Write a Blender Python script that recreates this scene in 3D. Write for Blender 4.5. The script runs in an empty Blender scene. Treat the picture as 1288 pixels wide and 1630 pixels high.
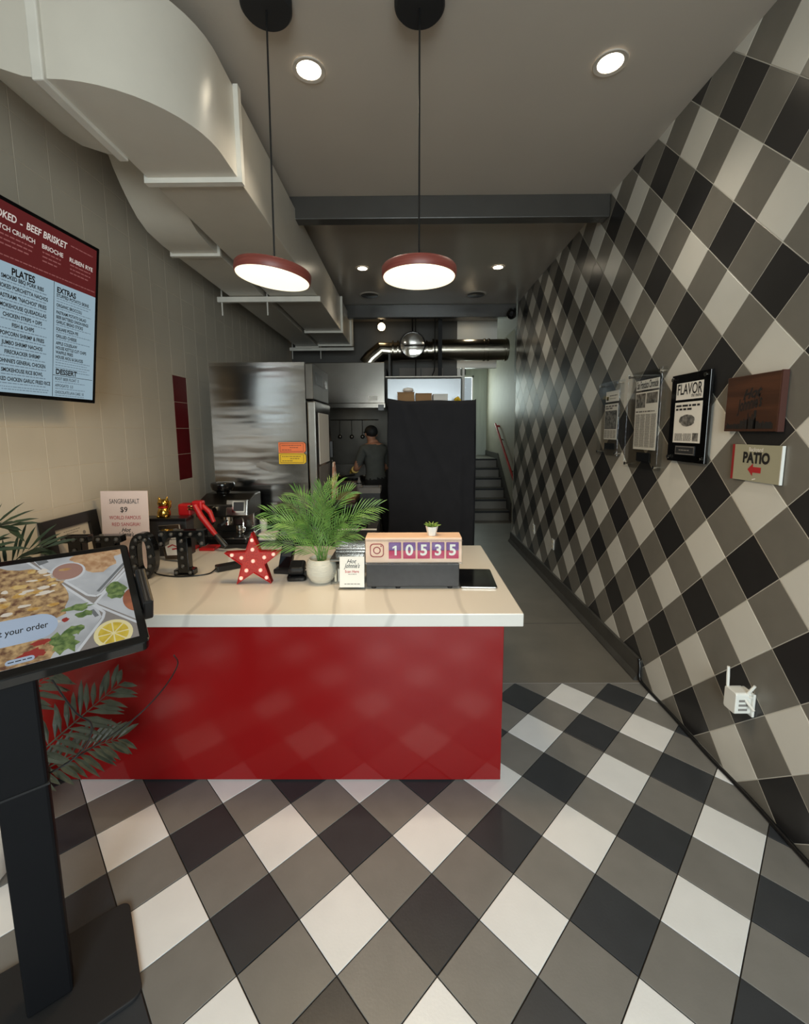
import bpy, math, random
from mathutils import Vector, Matrix
random.seed(7)
R = math.radians
scene = bpy.context.scene
col = scene.collection

# ------------------------------------------------------------------ camera, world, daylight, exposure
PITCH, YAW, ROLL, FPX, CX, CY, CAMH = 0.12722, -0.00701, 0.00527, 684.36, 645.77, 772.74, 1.72
cam_d = bpy.data.cameras.new('camera'); cam = bpy.data.objects.new('camera', cam_d); col.objects.link(cam)
_f = Vector((math.sin(YAW), math.cos(YAW), 0)); _r = Vector((math.cos(YAW), -math.sin(YAW), 0)); _u = Vector((0, 0, 1))
_f, _u = _f * math.cos(PITCH) - _u * math.sin(PITCH), _f * math.sin(PITCH) + _u * math.cos(PITCH)
_r, _u = _r * math.cos(ROLL) - _u * math.sin(ROLL), _r * math.sin(ROLL) + _u * math.cos(ROLL)
cam.matrix_world = Matrix(((_r.x, _u.x, -_f.x, 0), (_r.y, _u.y, -_f.y, 0), (_r.z, _u.z, -_f.z, CAMH), (0, 0, 0, 1)))
cam_d.sensor_fit = 'HORIZONTAL'; cam_d.sensor_width = 36; cam_d.lens = FPX / 1288 * 36
cam_d.shift_x = (644 - CX) / 1288; cam_d.shift_y = (CY - 815) / 1288
cam_d.clip_start = 0.05
scene.camera = cam

world = bpy.data.worlds.new('sky'); scene.world = world; world.use_nodes = True
wn = world.node_tree.nodes; bgn = wn['Background']; bgn.inputs[0].default_value = (0.72, 0.80, 0.86, 1); bgn.inputs[1].default_value = 0.55

def area(name, loc, rot, sx, sy, power, color, spread=180):
    d = bpy.data.lights.new(name, 'AREA'); d.shape = 'RECTANGLE'; d.size = sx; d.size_y = sy; d.energy = power; d.color = color
    d.spread = R(spread)
    o = bpy.data.objects.new(name, d); o.location = loc; o.rotation_euler = rot; col.objects.link(o); return o
# daylight entering through the shopfront glazing behind the camera (faces +Y)
area('shopfront_daylight', (0.30, -2.95, 2.15), (R(68), 0, 0), 2.4, 2.4, 310, (0.93, 0.97, 1.0))
# daylight through the window at the end of the back corridor
area('corridor_daylight', (1.24, 10.98, 2.58), (R(-90), 0, 0), 0.7, 0.85, 22, (0.9, 1.0, 0.95))
vs = scene.view_settings; vs.view_transform = 'Standard'; vs.look = 'None'; vs.gamma = 1; vs.use_curve_mapping = False; vs.exposure = 0.0
scene.cycles.max_bounces = 8; scene.cycles.caustics_reflective = False; scene.cycles.caustics_refractive = False

# ------------------------------------------------------------------ materials
def lin(c):
    return tuple(((v / 255) / 12.92 if v / 255 <= 0.04045 else ((v / 255 + 0.055) / 1.055) ** 2.4) for v in c)
MATS = {}
def M(name, rgb, rough=0.5, metal=0.0, var=0.08, scale=6.0, bump=0.0, bscale=60.0, emit=0.0, coat=0.0, trans=0.0,
      alpha=1.0, rand=0.0, kind='noise', rgb2=None, stretch=(1, 1, 1), spec=0.5, sss=0.0, detail=3.0, lo=0.4, hi=0.6, rvar=0.0):
    if name in MATS: return MATS[name]
    m = bpy.data.materials.new(name); m.use_nodes = True; nt = m.node_tree; n = nt.nodes; L = nt.links
    p = n['Principled BSDF']; c = lin(rgb)
    p.inputs['Roughness'].default_value = rough; p.inputs['Metallic'].default_value = metal
    p.inputs['Specular IOR Level'].default_value = spec
    if coat: p.inputs['Coat Weight'].default_value = coat; p.inputs['Coat Roughness'].default_value = 0.06
    if trans: p.inputs['Transmission Weight'].default_value = trans
    if alpha < 1: p.inputs['Alpha'].default_value = alpha
    geo = n.new('ShaderNodeNewGeometry'); mp = n.new('ShaderNodeMapping'); mp.inputs['Scale'].default_value = stretch
    L.new(geo.outputs['Position'], mp.inputs['Vector'])
    if kind == 'voronoi':
        tx = n.new('ShaderNodeTexVoronoi'); tx.inputs['Scale'].default_value = scale; fac = tx.outputs['Color']
    elif kind == 'wave':
        tx = n.new('ShaderNodeTexWave'); tx.inputs['Scale'].default_value = scale; tx.inputs['Distortion'].default_value = 6; tx.inputs['Detail'].default_value = 3; fac = tx.outputs['Fac']
    else:
        tx = n.new('ShaderNodeTexNoise'); tx.inputs['Scale'].default_value = scale; tx.inputs['Detail'].default_value = detail; fac = tx.outputs['Fac']
    L.new(mp.outputs[0], tx.inputs['Vector'])
    rp = n.new('ShaderNodeValToRGB'); L.new(fac, rp.inputs[0])
    e = rp.color_ramp.elements
    if rgb2 is None:
        c1 = tuple(v * (1 - var) for v in c); c2 = tuple(min(1, v * (1 + var)) for v in c)
        e[0].position, e[1].position = 0.25, 0.75
    else:
        c1, c2 = c, lin(rgb2); e[0].position, e[1].position = lo, hi
    e[0].color = (*c1, 1); e[1].color = (*c2, 1)
    out = rp.outputs[0]
    if rand:
        oi = n.new('ShaderNodeObjectInfo'); mr = n.new('ShaderNodeMapRange'); mr.inputs[3].default_value = 1 - rand; mr.inputs[4].default_value = 1 + rand
        L.new(oi.outputs['Random'], mr.inputs[0])
        mx = n.new('ShaderNodeMix'); mx.data_type = 'RGBA'; mx.blend_type = 'MULTIPLY'; mx.inputs[0].default_value = 1
        L.new(out, mx.inputs[6]); L.new(mr.outputs[0], mx.inputs[7]); out = mx.outputs[2]
    if name.startswith(('scr_', 'menu_')): p.inputs['Base Color'].default_value = (0.012, 0.012, 0.013, 1)
    else: L.new(out, p.inputs['Base Color'])
    if emit:
        L.new(out, p.inputs['Emission Color']); p.inputs['Emission Strength'].default_value = emit
    if rvar:
        mr2 = n.new('ShaderNodeMapRange'); mr2.inputs[3].default_value = max(0.02, rough - rvar); mr2.inputs[4].default_value = rough + rvar
        L.new(tx.outputs[0], mr2.inputs[0]); L.new(mr2.outputs[0], p.inputs['Roughness'])
    if bump:
        bt = n.new('ShaderNodeTexNoise'); bt.inputs['Scale'].default_value = bscale; bt.inputs['Detail'].default_value = 2
        L.new(mp.outputs[0], bt.inputs['Vector'])
        bn = n.new('ShaderNodeBump'); bn.inputs['Strength'].default_value = bump; bn.inputs['Distance'].default_value = 0.01
        L.new(bt.outputs['Fac'], bn.inputs['Height']); L.new(bn.outputs[0], p.inputs['Normal'])
    MATS[name] = m; return m

def glass(name, tint=(1, 1, 1), refl=0.12, rough=0.03):
    if name in MATS: return MATS[name]
    m = bpy.data.materials.new(name); m.use_nodes = True; nt = m.node_tree; n = nt.nodes; L = nt.links
    n.remove(n['Principled BSDF']); t = n.new('ShaderNodeBsdfTransparent'); g = n.new('ShaderNodeBsdfGlossy'); mx = n.new('ShaderNodeMixShader'); fr = n.new('ShaderNodeLayerWeight'); pw = n.new('ShaderNodeMath'); pw.operation = 'POWER'; pw.inputs[1].default_value = 5
    mth = n.new('ShaderNodeMath'); mth.operation = 'MULTIPLY_ADD'; mth.inputs[1].default_value = 0.6; mth.inputs[2].default_value = refl
    t.inputs[0].default_value = (*tint, 1); g.inputs['Roughness'].default_value = rough; g.inputs[0].default_value = (0.9, 0.95, 1, 1)
    L.new(fr.outputs['Facing'], pw.inputs[0]); L.new(pw.outputs[0], mth.inputs[0]); L.new(mth.outputs[0], mx.inputs[0]); L.new(t.outputs[0], mx.inputs[1]); L.new(g.outputs[0], mx.inputs[2])
    L.new(mx.outputs[0], n['Material Output'].inputs[0]); MATS[name] = m; return m

# tiles and shell
M('floor_white', (231, 232, 232), 0.34, rand=0.03, var=0.04, bump=0.03, bscale=120)
M('floor_grey', (123, 121, 117), 0.36, rand=0.05, var=0.07, scale=9, bump=0.03, bscale=120)
M('floor_dark', (53, 56, 60), 0.34, rand=0.08, var=0.1, scale=9, bump=0.03, bscale=120)
M('floor_grout', (42, 38, 35), 0.9)
M('wall_white', (216, 213, 204), 0.3, rand=0.03, var=0.03)
M('wall_grey', (118, 114, 106), 0.3, rand=0.05, var=0.06, scale=9)
M('wall_dark', (46, 45, 45), 0.28, rand=0.06, var=0.08, scale=9)
M('wall_grout', (205, 202, 192), 0.8)
M('cream_tile', (203, 194, 178), 0.42, rand=0.02, var=0.03, scale=4, bump=0.02, bscale=25)
M('cream_grout', (204, 192, 172), 0.8)
M('red_tile', (104, 22, 28), 0.3, rand=0.05)
M('ceiling_paint', (186, 177, 166), 0.55, var=0.03, scale=2, bump=0.03, bscale=90)
M('ceiling_gloss', (172, 164, 154), 0.2, var=0.04, scale=2, bump=0.06, bscale=14)
M('beam_paint', (68, 66, 63), 0.25, var=0.08, bump=0.05, bscale=25)
M('concrete', (112, 108, 100), 0.42, var=0.14, scale=3, bump=0.06, bscale=60, detail=6)
M('baseboard_paint', (70, 68, 64), 0.45, var=0.18, scale=8)
M('plaster_pale', (176, 172, 158), 0.6, var=0.05)
M('kitchen_wall', (70, 68, 64), 0.5, var=0.1)
M('pale_panel', (196, 204, 196), 0.35, var=0.08, stretch=(9, 9, 0.6), scale=2)
# generic
M('red_laminate', (134, 20, 21), 0.14, var=0.05, scale=2, spec=0.42)
M('quartz', (204, 200, 194), 0.22, rgb2=(222, 218, 211), kind='wave', scale=0.9, lo=0.0, hi=0.03, stretch=(1.0, 0.6, 1.0))
M('duct_white', (208, 202, 190), 0.28, var=0.03, bump=0.05, bscale=30)
M('duct_flange', (222, 218, 208), 0.4)
M('steel', (176, 174, 170), 0.2, 1.0, var=0.08, scale=2, stretch=(1, 1, 14), bump=0.0)
M('steel_wavy', (158, 156, 153), 0.17, 1.0, var=0.05, scale=2, bump=1.0, bscale=2.2, stretch=(0.45, 0.45, 3.0))
M('steel_back', (66, 64, 60), 0.42, 1.0, var=0.25, scale=3)
M('steel_hood', (112, 109, 104), 0.24, 1.0, var=0.25, scale=2)
M('steel_dark', (92, 89, 84), 0.34, 1.0, var=0.2, scale=5)
M('spiral_metal', (150, 144, 132), 0.25, 1.0, var=0.15, scale=4)
M('chrome', (210, 208, 202), 0.08, 1.0, var=0.02)
M('black_plastic', (20, 20, 21), 0.32, var=0.1)
M('black_gloss', (12, 12, 13), 0.08, var=0.05)
M('black_matte', (24, 24, 26), 0.7, var=0.15)
M('kiosk_blue_black', (9, 10, 14), 0.65, var=0.1, spec=0.2)
M('charcoal', (50, 50, 52), 0.42, var=0.15, scale=30)
M('white_plastic', (232, 232, 226), 0.35, var=0.02)
M('paper_white', (236, 232, 224), 0.7, var=0.02)
M('paper_pink', (228, 205, 196), 0.7, var=0.03)
M('ink_black', (26, 24, 24), 0.7); M('ink_grey', (128, 124, 120), 0.8); M('ink_red', (178, 40, 44), 0.6); M('ink_pale', (214, 204, 180), 0.6)
M('photo_dark', (60, 58, 56), 0.5, rgb2=(150, 146, 140), scale=45, lo=0.35, hi=0.7)
M('photo_mid', (88, 84, 78), 0.5, rgb2=(190, 184, 174), scale=60, lo=0.35, hi=0.65)
M('cloth_black', (42, 41, 44), 0.8, var=0.12, bump=0.12, bscale=180, spec=0.3)
M('wood_dark', (86, 54, 38), 0.4, rgb2=(68, 43, 31), kind='wave', scale=5, lo=0.2, hi=0.9, stretch=(0.3, 0.3, 4))
M('wood_edge', (74, 42, 34), 0.5)
M('pendant_wood', (128, 64, 54), 0.45, rgb2=(112, 50, 42), scale=6, lo=0.3, hi=0.7, stretch=(1, 1, 30))
M('palm_green', (120, 160, 78), 0.42, rgb2=(58, 102, 42), scale=14, lo=0.3, hi=0.7)
M('fern_dark', (62, 76, 50), 0.5, rgb2=(38, 50, 34), scale=14, lo=0.3, hi=0.7)
M('fern_grey', (82, 86, 72), 0.4, rgb2=(48, 52, 42), scale=14, lo=0.3, hi=0.7)
M('succulent_green', (142, 160, 74), 0.45, rgb2=(84, 120, 48), scale=60, lo=0.3, hi=0.7)
M('pot_white', (204, 200, 186), 0.55, var=0.06, bump=0.5, bscale=22, stretch=(1, 1, 6))
M('soil', (52, 40, 30), 0.95, var=0.3, scale=60)
M('pebble', (122, 98, 78), 0.6, rand=0.35, var=0.2, scale=30)
M('red_paint', (186, 24, 28), 0.35, var=0.08)
M('red_glitter', (150, 26, 24), 0.35, rgb2=(206, 60, 48), scale=260, lo=0.35, hi=0.65, bump=0.4, bscale=300)
M('bulb_pink', (255, 206, 190), 0.3, emit=0.3, var=0.02)
M('bulb_grey', (74, 74, 73), 0.3, var=0.02)
M('gold', (214, 172, 82), 0.15, 1.0, var=0.15, scale=30)
M('orange_note', (232, 120, 70), 0.7, var=0.05); M('yellow_note', (226, 186, 40), 0.7, var=0.05)
M('cardboard', (160, 122, 82), 0.75, var=0.08, scale=10)
M('towel_check', (190, 130, 104), 0.9, rgb2=(226, 206, 186), kind='voronoi', scale=30, lo=0.3, hi=0.7)
M('skin', (172, 122, 96), 0.5, var=0.05)
M('shirt_grey', (74, 76, 72), 0.9, var=0.15, scale=12)
M('trouser_black', (18, 18, 19), 0.85, var=0.2, scale=12)
M('cap_black', (16, 16, 17), 0.7); M('glove_yellow', (206, 172, 66), 0.5, var=0.1, scale=20)
M('patio_board', (168, 164, 140), 0.5, var=0.03); M('patio_red', (150, 40, 42), 0.5)
M('lampglow', (255, 241, 208), 0.5, emit=1.35, var=0.0)
M('downlight_lens', (255, 240, 212), 0.5, emit=24.0, var=0.0)
M('kitchen_lens', (255, 226, 178), 0.5, emit=9.0, var=0.0)
M('hood_lamp', (255, 214, 140), 0.5, emit=4.0, var=0.0)
# screens
M('menu_blue', (162, 188, 202), 0.3, emit=0.72, var=0.01); M('menu_red', (98, 26, 28), 0.3, emit=0.7, var=0.02)
M('menu_white', (220, 212, 204), 0.3, emit=0.75, var=0.0); M('menu_ink', (20, 22, 28), 0.3, emit=0.04); M('menu_soft', (110, 128, 140), 0.3, emit=0.8)
M('menu_softred', (150, 90, 88), 0.3, emit=0.7)
SE = 0.62
M('scr_tray', (170, 174, 176), 0.2, emit=SE, rgb2=(196, 200, 202), scale=9)
M('scr_rim', (214, 218, 220), 0.2, emit=SE); M('scr_shadow', (112, 116, 118), 0.2, emit=SE, var=0.05)
M('scr_table', (140, 134, 128), 0.2, emit=SE)
M('scr_nachos', (104, 66, 44), 0.2, emit=SE, rgb2=(206, 172, 120), scale=62, lo=0.34, hi=0.64, detail=5)
M('scr_fried', (176, 132, 92), 0.2, emit=SE, rgb2=(214, 178, 136), scale=55, lo=0.35, hi=0.65)
M('scr_sauce', (168, 128, 114), 0.2, emit=SE); M('scr_cream', (232, 222, 204), 0.2, emit=SE)
M('scr_green', (66, 96, 44), 0.2, emit=SE, rgb2=(128, 152, 84), scale=70, lo=0.35, hi=0.65)
M('scr_bun', (176, 104, 66), 0.2, emit=SE, rgb2=(140, 74, 48), scale=18); M('scr_lemon', (226, 200, 70), 0.2, emit=SE, rgb2=(206, 178, 50), scale=40)
M('scr_rind', (238, 226, 170), 0.2, emit=SE); M('scr_red', (160, 44, 34), 0.2, emit=SE); M('scr_pill', (182, 200, 222), 0.2, emit=SE)
M('scr_ink', (34, 36, 40), 0.2, emit=0.05); M('scr_cheese', (196, 150, 70), 0.2, emit=SE, rgb2=(220, 188, 120), scale=60)
M('flip_pink', (186, 46, 88), 0.4, var=0.03); M('flip_purple', (112, 74, 140), 0.4, var=0.03); M('peach_board', (236, 202, 178), 0.45, var=0.02)
M('logo_red', (150, 50, 52), 0.4)
glass('acrylic', (0.985, 0.99, 0.985), 0.025, 0.04); glass('pane', (0.95, 0.98, 0.97), 0.03, 0.01); glass('display_glass', (1, 1, 1), 0.02, 0.05)
glass('cling_film', (0.82, 0.86, 0.88), 0.22, 0.3)

# ------------------------------------------------------------------ mesh builder
class MB:
    def __init__(s): s.v = []; s.f = []
    def add(s, vs, fs, T=None):
        o = len(s.v)
        s.v += [tuple(T @ Vector(p)) if T else tuple(p) for p in vs]; s.f += [tuple(i + o for i in f) for f in fs]; return s
    def box(s, x0, x1, y0, y1, z0, z1, T=None):
        return s.add([(x0, y0, z0), (x1, y0, z0), (x1, y1, z0), (x0, y1, z0), (x0, y0, z1), (x1, y0, z1), (x1, y1, z1), (x0, y1, z1)],
                     [(3, 2, 1, 0), (4, 5, 6, 7), (0, 1, 5, 4), (1, 2, 6, 5), (2, 3, 7, 6), (3, 0, 4, 7)], T)
    def prism(s, poly, a, b, T=None):      # poly in XY (ccw), extruded along Z from a to b
        n = len(poly); vs = [(x, y, a) for x, y in poly] + [(x, y, b) for x, y in poly]
        return s.add(vs, [tuple(range(n - 1, -1, -1)), tuple(range(n, 2 * n))] + [(i, (i + 1) % n, n + (i + 1) % n, n + i) for i in range(n)], T)
    def lathe(s, prof, n=32, T=None, cap=True):   # prof [(r,z)] bottom to top
        vs = []; fs = []; m = len(prof)
        for r, z in prof: vs += [(r * math.cos(2 * math.pi * k / n), r * math.sin(2 * math.pi * k / n), z) for k in range(n)]
        for i in range(m - 1): fs += [(i * n + k, i * n + (k + 1) % n, (i + 1) * n + (k + 1) % n, (i + 1) * n + k) for k in range(n)]
        if cap: fs += [tuple(range(n - 1, -1, -1)), tuple((m - 1) * n + k for k in range(n))]
        return s.add(vs, fs, T)
    def tube(s, pts, r, n=8, T=None):
        pts = [Vector(p) for p in pts]; vs = []; fs = []; m = len(pts); up = Vector((0, 0, 1)); prev = None
        for i, p in enumerate(pts):
            d = (pts[min(i + 1, m - 1)] - pts[max(i - 1, 0)]).normalized()
            if prev is None: a = d.cross(up if abs(d.z) < 0.95 else Vector((1, 0, 0))).normalized()
            else: a = (prev - d * prev.dot(d)).normalized()
            prev = a; b = d.cross(a); rr = r[i] if isinstance(r, (list, tuple)) else r
            vs += [p + (a * math.cos(2 * math.pi * k / n) + b * math.sin(2 * math.pi * k / n)) * rr for k in range(n)]
        for i in range(m - 1): fs += [(i * n + k, (i + 1) * n + k, (i + 1) * n + (k + 1) % n, i * n + (k + 1) % n) for k in range(n)]
        fs += [tuple(range(n)), tuple((m - 1) * n + k for k in range(n - 1, -1, -1))]
        return s.add(vs, fs, T)
    def cable(s, pts, r, n=8, T=None, k=6):       # tube through a smooth curve
        P = [Vector(p) for p in pts]; Q = [P[0]]
        for i in range(len(P) - 1):
            a, b, c, d = P[max(i - 1, 0)], P[i], P[i + 1], P[min(i + 2, len(P) - 1)]
            for j in range(1, k + 1):
                t = j / k; Q.append(0.5 * (2 * b + (c - a) * t + (2 * a - 5 * b + 4 * c - d) * t * t + (3 * b - a - 3 * c + d) * t ** 3))
        return s.tube(Q, r, n, T)
    def sphere(s, c, r, n=12, m=8, T=None, sc=(1, 1, 1)):
        vs = []; fs = []
        for i in range(m + 1):
            a = math.pi * i / m
            vs += [(c[0] + sc[0] * r * math.sin(a) * math.cos(2 * math.pi * k / n), c[1] + sc[1] * r * math.sin(a) * math.sin(2 * math.pi * k / n), c[2] - sc[2] * r * math.cos(a)) for k in range(n)]
        for i in range(m): fs += [(i * n + k, i * n + (k + 1) % n, (i + 1) * n + (k + 1) % n, (i + 1) * n + k) for k in range(n)]
        return s.add(vs, fs, T)
    def build(s, name, mat, parent=None, smooth=False, bevel=0.0, world=False, seg=2):
        me = bpy.data.meshes.new(name); off = Vector((0, 0, 0))
        if world and parent:
            q = parent
            while q.parent: q = q.parent
            off = Vector(q.location)
        me.from_pydata([tuple(Vector(p) - off) for p in s.v], [], s.f)
        me.materials.append(MATS[mat])
        if smooth:
            me.polygons.foreach_set('use_smooth', [True] * len(me.polygons))
            try: me.set_sharp_from_angle(angle=R(40))
            except Exception: pass
        me.update(); o = bpy.data.objects.new(name, me); col.objects.link(o)
        if parent: o.parent = parent
        if bevel:
            b = o.modifiers.new('bevel', 'BEVEL'); b.width = bevel; b.segments = seg; b.limit_method = 'ANGLE'; b.angle_limit = R(35)
        return o

def tag(o, label=None, cat=None, group=None, kind=None):
    if label: o['label'] = label
    if cat: o['category'] = cat
    if group: o['group'] = group
    if kind: o['kind'] = kind
    return o
def thing(name, loc, label, cat, rz=0, group=None):
    o = bpy.data.objects.new(name, None); col.objects.link(o); o.location = loc; o.rotation_euler = (0, 0, rz); o.empty_display_size = 0.1
    return tag(o, label, cat, group)
def struct(o): o['kind'] = 'structure'; return o
def basis(o, x, y):      # matrix: local XY -> world plane
    x = Vector(x).normalized(); y = Vector(y).normalized(); z = x.cross(y)
    return Matrix(((x.x, y.x, z.x, o[0]), (x.y, y.y, z.y, o[1]), (x.z, y.z, z.z, o[2]), (0, 0, 0, 1)))
Tr = Matrix.Translation
def Rot(a, ax): return Matrix.Rotation(a, 4, ax)

TEXTS = {}
def text_geo(body, size, align='CENTER', bold=0.0, shear=0.0, space=1.0, width=None):
    key = (body, size, align, bold, shear, space)
    if key not in TEXTS:
        c = bpy.data.curves.new('t', 'FONT'); c.body = body; c.size = size; c.align_x = align; c.align_y = 'CENTER'; c.offset = bold * size; c.shear = shear; c.space_character = space
        c.resolution_u = 3; o = bpy.data.objects.new('t', c); col.objects.link(o)
        dg = bpy.context.evaluated_depsgraph_get(); me = bpy.data.meshes.new_from_object(o.evaluated_get(dg))
        TEXTS[key] = ([tuple(v.co) for v in me.vertices], [tuple(p.vertices) for p in me.polygons])
        bpy.data.objects.remove(o); bpy.data.curves.remove(c); bpy.data.meshes.remove(me)
    return TEXTS[key]
def put_text(mb, body, size, x, y, T, z=0.0006, width=None, **k):
    vs, fs = text_geo(body, size, **k)
    if not vs: return
    s = 1.0
    if width:
        w = max(v[0] for v in vs) - min(v[0] for v in vs); s = width / w
    if isinstance(mb, Lines): mb = mb.new()
    mb.add([(v[0] * s + x, v[1] + y, z) for v in vs], fs, T)
class Lines:                                  # lettering kept as one part per line of text
    def __init__(s): s.m = []
    def new(s): s.m.append(MB()); return s.m[-1]
    def build(s, name, mat, parent, **k):
        for q in s.m:
            if q.v: q.build(name, mat, parent, **k)
def rect(mb, x0, x1, y0, y1, T, z=0.0005):
    if isinstance(mb, Lines): mb = mb.new()
    mb.add([(x0, y0, z), (x1, y0, z), (x1, y1, z), (x0, y1, z)], [(0, 1, 2, 3)], T)
def poly(mb, pts, T, z=0.0005):
    if isinstance(mb, Lines): mb = mb.new()
    mb.add([(p[0], p[1], z) for p in pts], [tuple(range(len(pts)))], T)
def disc(cx, cy, rx, ry=None, n=28, a0=0, a1=360, rot=0):
    ry = ry or rx; o = []
    for k in range(n):
        a = R(a0 + (a1 - a0) * k / (n if a1 - a0 == 360 else n - 1)); x, y = rx * math.cos(a), ry * math.sin(a)
        o.append((cx + x * math.cos(rot) - y * math.sin(rot), cy + x * math.sin(rot) + y * math.cos(rot)))
    return o
def words(mb, x0, x1, y, h, T, z=0.0005, rnd=random.Random(3)):   # illegible fine print: short strokes
    x = x0
    while x < x1 - h:
        w = rnd.uniform(1.5, 5) * h; e = min(x + w, x1); rect(mb, x, e, y - h / 2, y + h / 2, T, z); x = e + h * 0.8
def blob(cx, cy, rx, ry, n=22, j=0.16, seed=1):
    r_ = random.Random(seed); return [(cx + rx * (1 + r_.uniform(-j, j)) * math.cos(2 * math.pi * k / n), cy + ry * (1 + r_.uniform(-j, j)) * math.sin(2 * math.pi * k / n)) for k in range(n)]
def rrect(x0, x1, y0, y1, r, n=6):
    o = []
    for cx, cy, a in ((x1 - r, y1 - r, 0), (x0 + r, y1 - r, 90), (x0 + r, y0 + r, 180), (x1 - r, y0 + r, 270)):
        o += [(cx + r * math.cos(R(a + 90 * k / n)), cy + r * math.sin(R(a + 90 * k / n))) for k in range(n + 1)]
    return o

# ------------------------------------------------------------------ the room
WX, LX, CZ = 1.6027, -2.0, 3.556      # right wall face, left wall face, ceiling
YF, YB = -2.3, 11.0                   # shopfront, back of the corridor
HD, SIDE = 0.15967, 0.2258            # half diagonal and side of the square tiles

def clip(poly_, x0, x1, y0, y1):
    for ax, lim, sg in ((0, x0, 1), (0, x1, -1), (1, y0, 1), (1, y1, -1)):
        out = []
        for i, p in enumerate(poly_):
            q = poly_[(i + 1) % len(poly_)]; dp, dq = (p[ax] - lim) * sg, (q[ax] - lim) * sg
            if dp >= 0: out.append(p)
            if (dp > 0 and dq < 0) or (dp < 0 and dq > 0):
                t = dp / (dp - dq); out.append((p[0] + (q[0] - p[0]) * t, p[1] + (q[1] - p[1]) * t))
        poly_ = out
        if len(poly_) < 3: return []
    return poly_
def parea(p): return 0.5 * abs(sum(p[i][0] * p[(i + 1) % len(p)][1] - p[(i + 1) % len(p)][0] * p[i][1] for i in range(len(p))))
def inset(p, d):
    cx = sum(q[0] for q in p) / len(p); cy = sum(q[1] for q in p) / len(p); o = []
    for x, y in p:
        l = math.hypot(x - cx, y - cy); k = max(0.2, 1 - d / max(l, 1e-6)); o.append((cx + (x - cx) * k, cy + (y - cy) * k))
    return o
def tile_geo(p, th):
    n = len(p); t = inset(p, 0.0016)
    vs = [(x, y, 0) for x, y in p] + [(x, y, th - 0.0008) for x, y in p] + [(x, y, th) for x, y in t]
    fs = [tuple(range(2 * n, 3 * n))]
    for i in range(n):
        j = (i + 1) % n; fs += [(i, j, n + j, n + i), (n + i, n + j, 2 * n + j, 2 * n + i)]
    return vs, fs
SHARED = {}
def lay_tiles(parent, cells, T, th, name, limit=300, big=None):
    """cells: (center, polygon, full?, material, is_part)"""
    rest = {}; cnt = 0
    for c, p, full, mat, part in cells:
        if part and cnt < limit:
            if full:
                key = (name, mat)
                if key not in SHARED:
                    vs, fs = tile_geo([(x - c[0], y - c[1]) for x, y in p], th)
                    me = bpy.data.meshes.new(name); me.from_pydata(vs, [], fs); me.materials.append(MATS[mat]); SHARED[key] = me
                o = bpy.data.objects.new(name, SHARED[key])
            else:
                vs, fs = tile_geo([(x - c[0], y - c[1]) for x, y in p], th)
                me = bpy.data.meshes.new(name); me.from_pydata(vs, [], fs); me.materials.append(MATS[mat]); o = bpy.data.objects.new(name, me)
            col.objects.link(o); o.parent = parent
            o.matrix_local = T @ Tr((c[0], c[1], 0)); cnt += 1
        else:
            vs, fs = tile_geo(p, th); rest.setdefault(mat, MB()).add(vs, fs, T)
    for mat, mb in rest.items(): tag(mb.build(name + '_field', mat, parent), kind='stuff')
    return cnt

# floor: grout bed + plaid tiles, then the smooth concrete beyond
floor = struct(MB().box(LX, WX, YF, 2.756, -0.06, -0.004).build('floor', 'floor_grout'))
cells = []; FX, FY, G = 0.08386, 1.79635, 0.003
for r_ in range(-8, 28):
    for c_ in range(-16, 12):
        if (r_ + c_) % 2 == 0: continue
        cx, cy = FX + c_ * HD, FY - r_ * HD; h = HD - G
        full = [(cx + h, cy), (cx, cy + h), (cx - h, cy), (cx, cy - h)]
        p = clip(full, LX, WX, YF, 2.754)
        if len(p) < 3 or parea(p) < 0.0006: continue
        if cx < 0.30 and cy > 2.1: continue            # under the counter
        mat = 'floor_grey' if r_ % 2 == 0 else ('floor_white' if (c_ // 2 + (r_ - 1) // 2) % 2 == 0 else 'floor_dark')
        cells.append(((cx, cy), p, parea(p) > 2 * h * h - 1e-6, mat, cy > 0.55))
lay_tiles(floor, cells, Tr((0, 0, -0.006)), 0.006, 'floor_tile')
slab = struct(MB().box(LX, 1.97, 2.756, 8.1, -0.06, 0.0).build('floor_concrete', 'concrete'))
MB().box(-0.2, WX - 0.01, 3.668, 3.674, 0.0, 0.0012).build('floor_seam', 'baseboard_paint', slab)
MB().box(0.45, WX - 0.0, 2.750, 2.757, -0.001, 0.002).build('floor_edge_strip', 'ink_grey', slab)

# right wall with the diagonal plaid tiles
wall_r = struct(MB().box(WX + 0.0012, WX + 0.12, YF, 6.56, -0.06, CZ + 0.05).build('wall_right', 'wall_grout'))
cells = []; W0Y, W0Z = 2.12359, 1.07375
for i in range(-24, 24):
    for j in range(-30, 32):
        s_, z_ = -(i + j + 1) * HD, (j - i) * HD; cy, cz = W0Y + s_, W0Z + z_; h = HD - 0.0026
        full = [(cy + h, cz), (cy, cz + h), (cy - h, cz), (cy, cz - h)]
        p = clip(full, YF, 6.555, 0.0, CZ)
        if len(p) < 3 or parea(p) < 0.0004: continue
        mat = 'wall_white' if (i % 2 and j % 2) else ('wall_dark' if (i % 2 == 0 and j % 2 == 0) else 'wall_grey')
        cells.append(((cy, cz), p, parea(p) > 2 * h * h - 1e-6, mat, 1.3 < cy < 5.6))
cells.sort(key=lambda c: c[0][0])
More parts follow.
